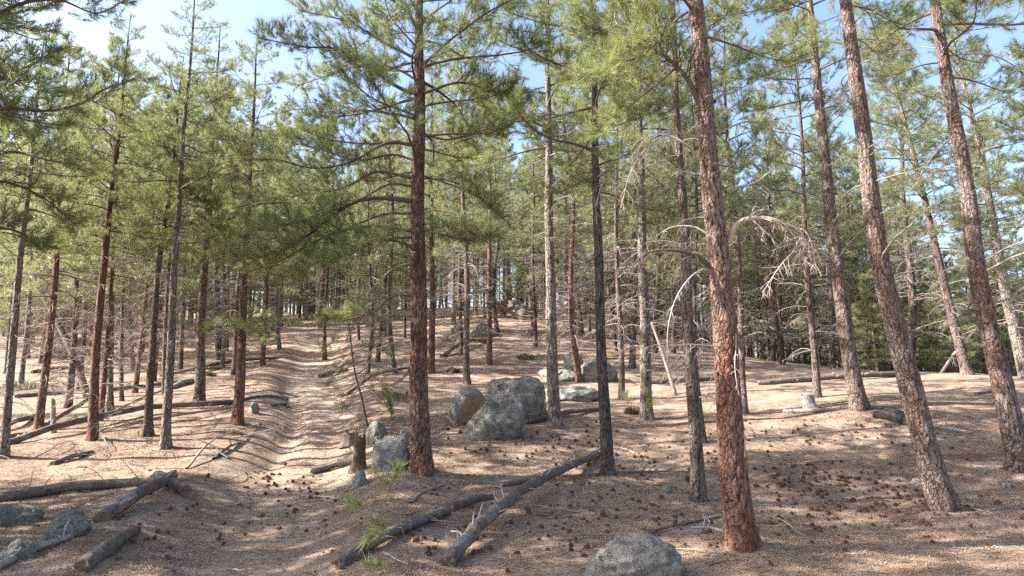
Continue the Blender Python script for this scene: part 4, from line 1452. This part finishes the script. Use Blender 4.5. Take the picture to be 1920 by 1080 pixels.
# pine cones
gc = Geo()
rings, sd = 9, 9
zc = np.linspace(-.038, .038, rings)
rc = .030 * np.sqrt(np.clip(1 - (zc / .042) ** 2, .03, 1)) * np.where(np.arange(rings) % 2, 1.18, .72)
th = np.linspace(0, 2 * PI, sd, endpoint=False)
V = np.stack([np.broadcast_to(zc[:, None], (rings, sd)) + .006 * (np.arange(rings) % 2)[:, None],
              rc[:, None] * np.cos(th + np.arange(rings)[:, None] * .35), rc[:, None] * np.sin(th + np.arange(rings)[:, None] * .35)], -1).reshape(-1, 3)
i, j = np.meshgrid(np.arange(rings - 1), np.arange(sd), indexing='ij')
j2 = (j + 1) % sd
gc.add(V, np.stack([i * sd + j, i * sd + j2, (i + 1) * sd + j2, (i + 1) * sd + j], -1).reshape(-1, 4))
cone_me = gc.mesh('pine_cone', CONE, False)
cone_pos = []
clus = [(1560, 905, 130, 22), (1480, 890, 90, 18), (1600, 940, 150, 40), (1250, 860, 220, 60), (1000, 830, 140, 35), (1500, 820, 220, 40), (520, 940, 110, 40), (520, 900, 40, 14),
        (1700, 960, 150, 50), (900, 1020, 200, 40), (1050, 960, 160, 50), (300, 1000, 120, 50), (1420, 990, 160, 30)]
wts = np.array([60, 40, 90, 130, 90, 70, 60, 30, 60, 50, 60, 30, 60], float)
while len(cone_pos) < 700:
    c = clus[int(rsK.choice(len(clus), p=wts / wts.sum()))]
    px, py = c[0] + rsK.normal(0, c[2] * .75), c[1] + rsK.normal(0, c[3] * .75)
    if not (780 < py < 1090 and -20 < px < 1940):
        continue
    b = hit(px, py)
    cone_pos.append(b)
cone_pos.sort(key=lambda b: b[1])
gs = Geo()
for k, b in enumerate(cone_pos):
    s = .55 + .6 * rsK.uniform() ** 1.3
    e = Euler((rsK.normal(0, .4), rsK.normal(0, .5), rsK.uniform(0, 6.28)))
    if k < 300:
        o = link('pine_cone', cone_me)
        o.location = (b[0], b[1], b[2] + rsK.uniform(.012, .024) * s)
        o.rotation_euler = e
        o.scale = (s, s, s)
        tag(o, 'small dark brown pine cone lying on the needles', 'pine cone', 'pine cones scattered on the slope')
    else:
        gs.join(gc, Matrix.Translation((b[0], b[1], b[2] + .022 * s)) @ e.to_matrix().to_4x4() @ Matrix.Scale(s, 4))
tag(link('scattered_cones', gs.mesh('scattered_cones', CONE, False)), 'small far pine cones sprinkled over the needle litter', 'cones', kind='stuff')

# loose needles and chips on the duff
t = NT('dry_needles', .8, .2)
LITTER = t.out(t.ramp(t.attr('tone'), [(0, (.22, .12, .07)), (.4, (.40, .26, .16)), (.75, (.52, .38, .25)), (1, (.64, .54, .42))]))
nl = 380000
u = rsK.uniform(0, 1, nl)
yy = 6.8 + 12.5 * u ** 1.25
xx = rsK.uniform(-.82, .82, nl) * (yy + .5)
zz = H(xx, yy)
keep = (vnoise(xx * 1.1, yy * 1.1, 0, 31) + .9 * vnoise(xx * 3.7, yy * 3.7, 0, 32)) > rsK.uniform(-1.3, .6, nl)
xx, yy, zz = xx[keep], yy[keep], zz[keep]
k = len(xx)
a = rsK.uniform(0, 2 * PI, k)
ln = rsK.uniform(.06, .19, k)
w = rsK.uniform(.002, .004, k)
dx, dy = np.cos(a), np.sin(a)
B = np.stack([xx, yy, zz + rsK.uniform(.002, .014, k)], -1)
d3 = np.stack([dx * ln, dy * ln, rsK.normal(.004, .012, k)], -1)
wv = np.stack([-dy * w, dx * w, np.zeros(k)], -1)
gl = Geo()
gl.add(np.stack([B - wv, B + wv, B + d3], 1).reshape(-1, 3), None, np.arange(k * 3).reshape(-1, 3), np.repeat(rsK.uniform(0, 1, k), 3))
tag(link('needle_litter', gl.mesh('needle_litter', LITTER, False)), 'loose dry pine needles strewn over the ground', 'litter', kind='stuff')
# bark flakes and crumbs, thickest under the near pines
kc = 9000
src = MOUNDS[rsK.integers(0, len(MOUNDS), kc)]
far = rsK.uniform(0, 1, kc) < .55
yy = np.where(far, 7 + 12 * rsK.uniform(0, 1, kc), src[:, 1] + rsK.normal(0, .8, kc))
xx = np.where(far, rsK.uniform(-.8, .8, kc) * yy, src[:, 0] + rsK.normal(0, .8, kc))
zz = H(xx, yy)
a = rsK.uniform(0, 2 * PI, kc)
l1, l2 = rsK.uniform(.008, .035, kc), rsK.uniform(.004, .016, kc)
C = np.stack([xx, yy, zz + .008], -1)
U = np.stack([np.cos(a) * l1, np.sin(a) * l1, rsK.normal(0, .006, kc)], -1)
W = np.stack([-np.sin(a) * l2, np.cos(a) * l2, rsK.normal(0, .006, kc)], -1)
up = np.array([0, 0, .007])
V = np.stack([C - U, C - W * .9, C + U, C + W, C + up], 1).reshape(-1, 3)
b5 = np.arange(kc)[:, None] * 5
gk = Geo()
gk.add(V, None, np.concatenate([b5 + [0, 1, 4], b5 + [1, 2, 4], b5 + [2, 3, 4], b5 + [3, 0, 4]]), np.repeat(rsK.uniform(0, 1, kc), 5))
t = NT('bark_flakes', .9, .15)
FLAKE = t.out(t.ramp(t.attr('tone'), [(0, (.07, .045, .035)), (.5, (.17, .10, .07)), (1, (.30, .22, .17))]))
tag(link('bark_crumbs', gk.mesh('bark_crumbs', FLAKE, False)), 'bark flakes and crumbs strewn among the needles', 'litter', kind='stuff')
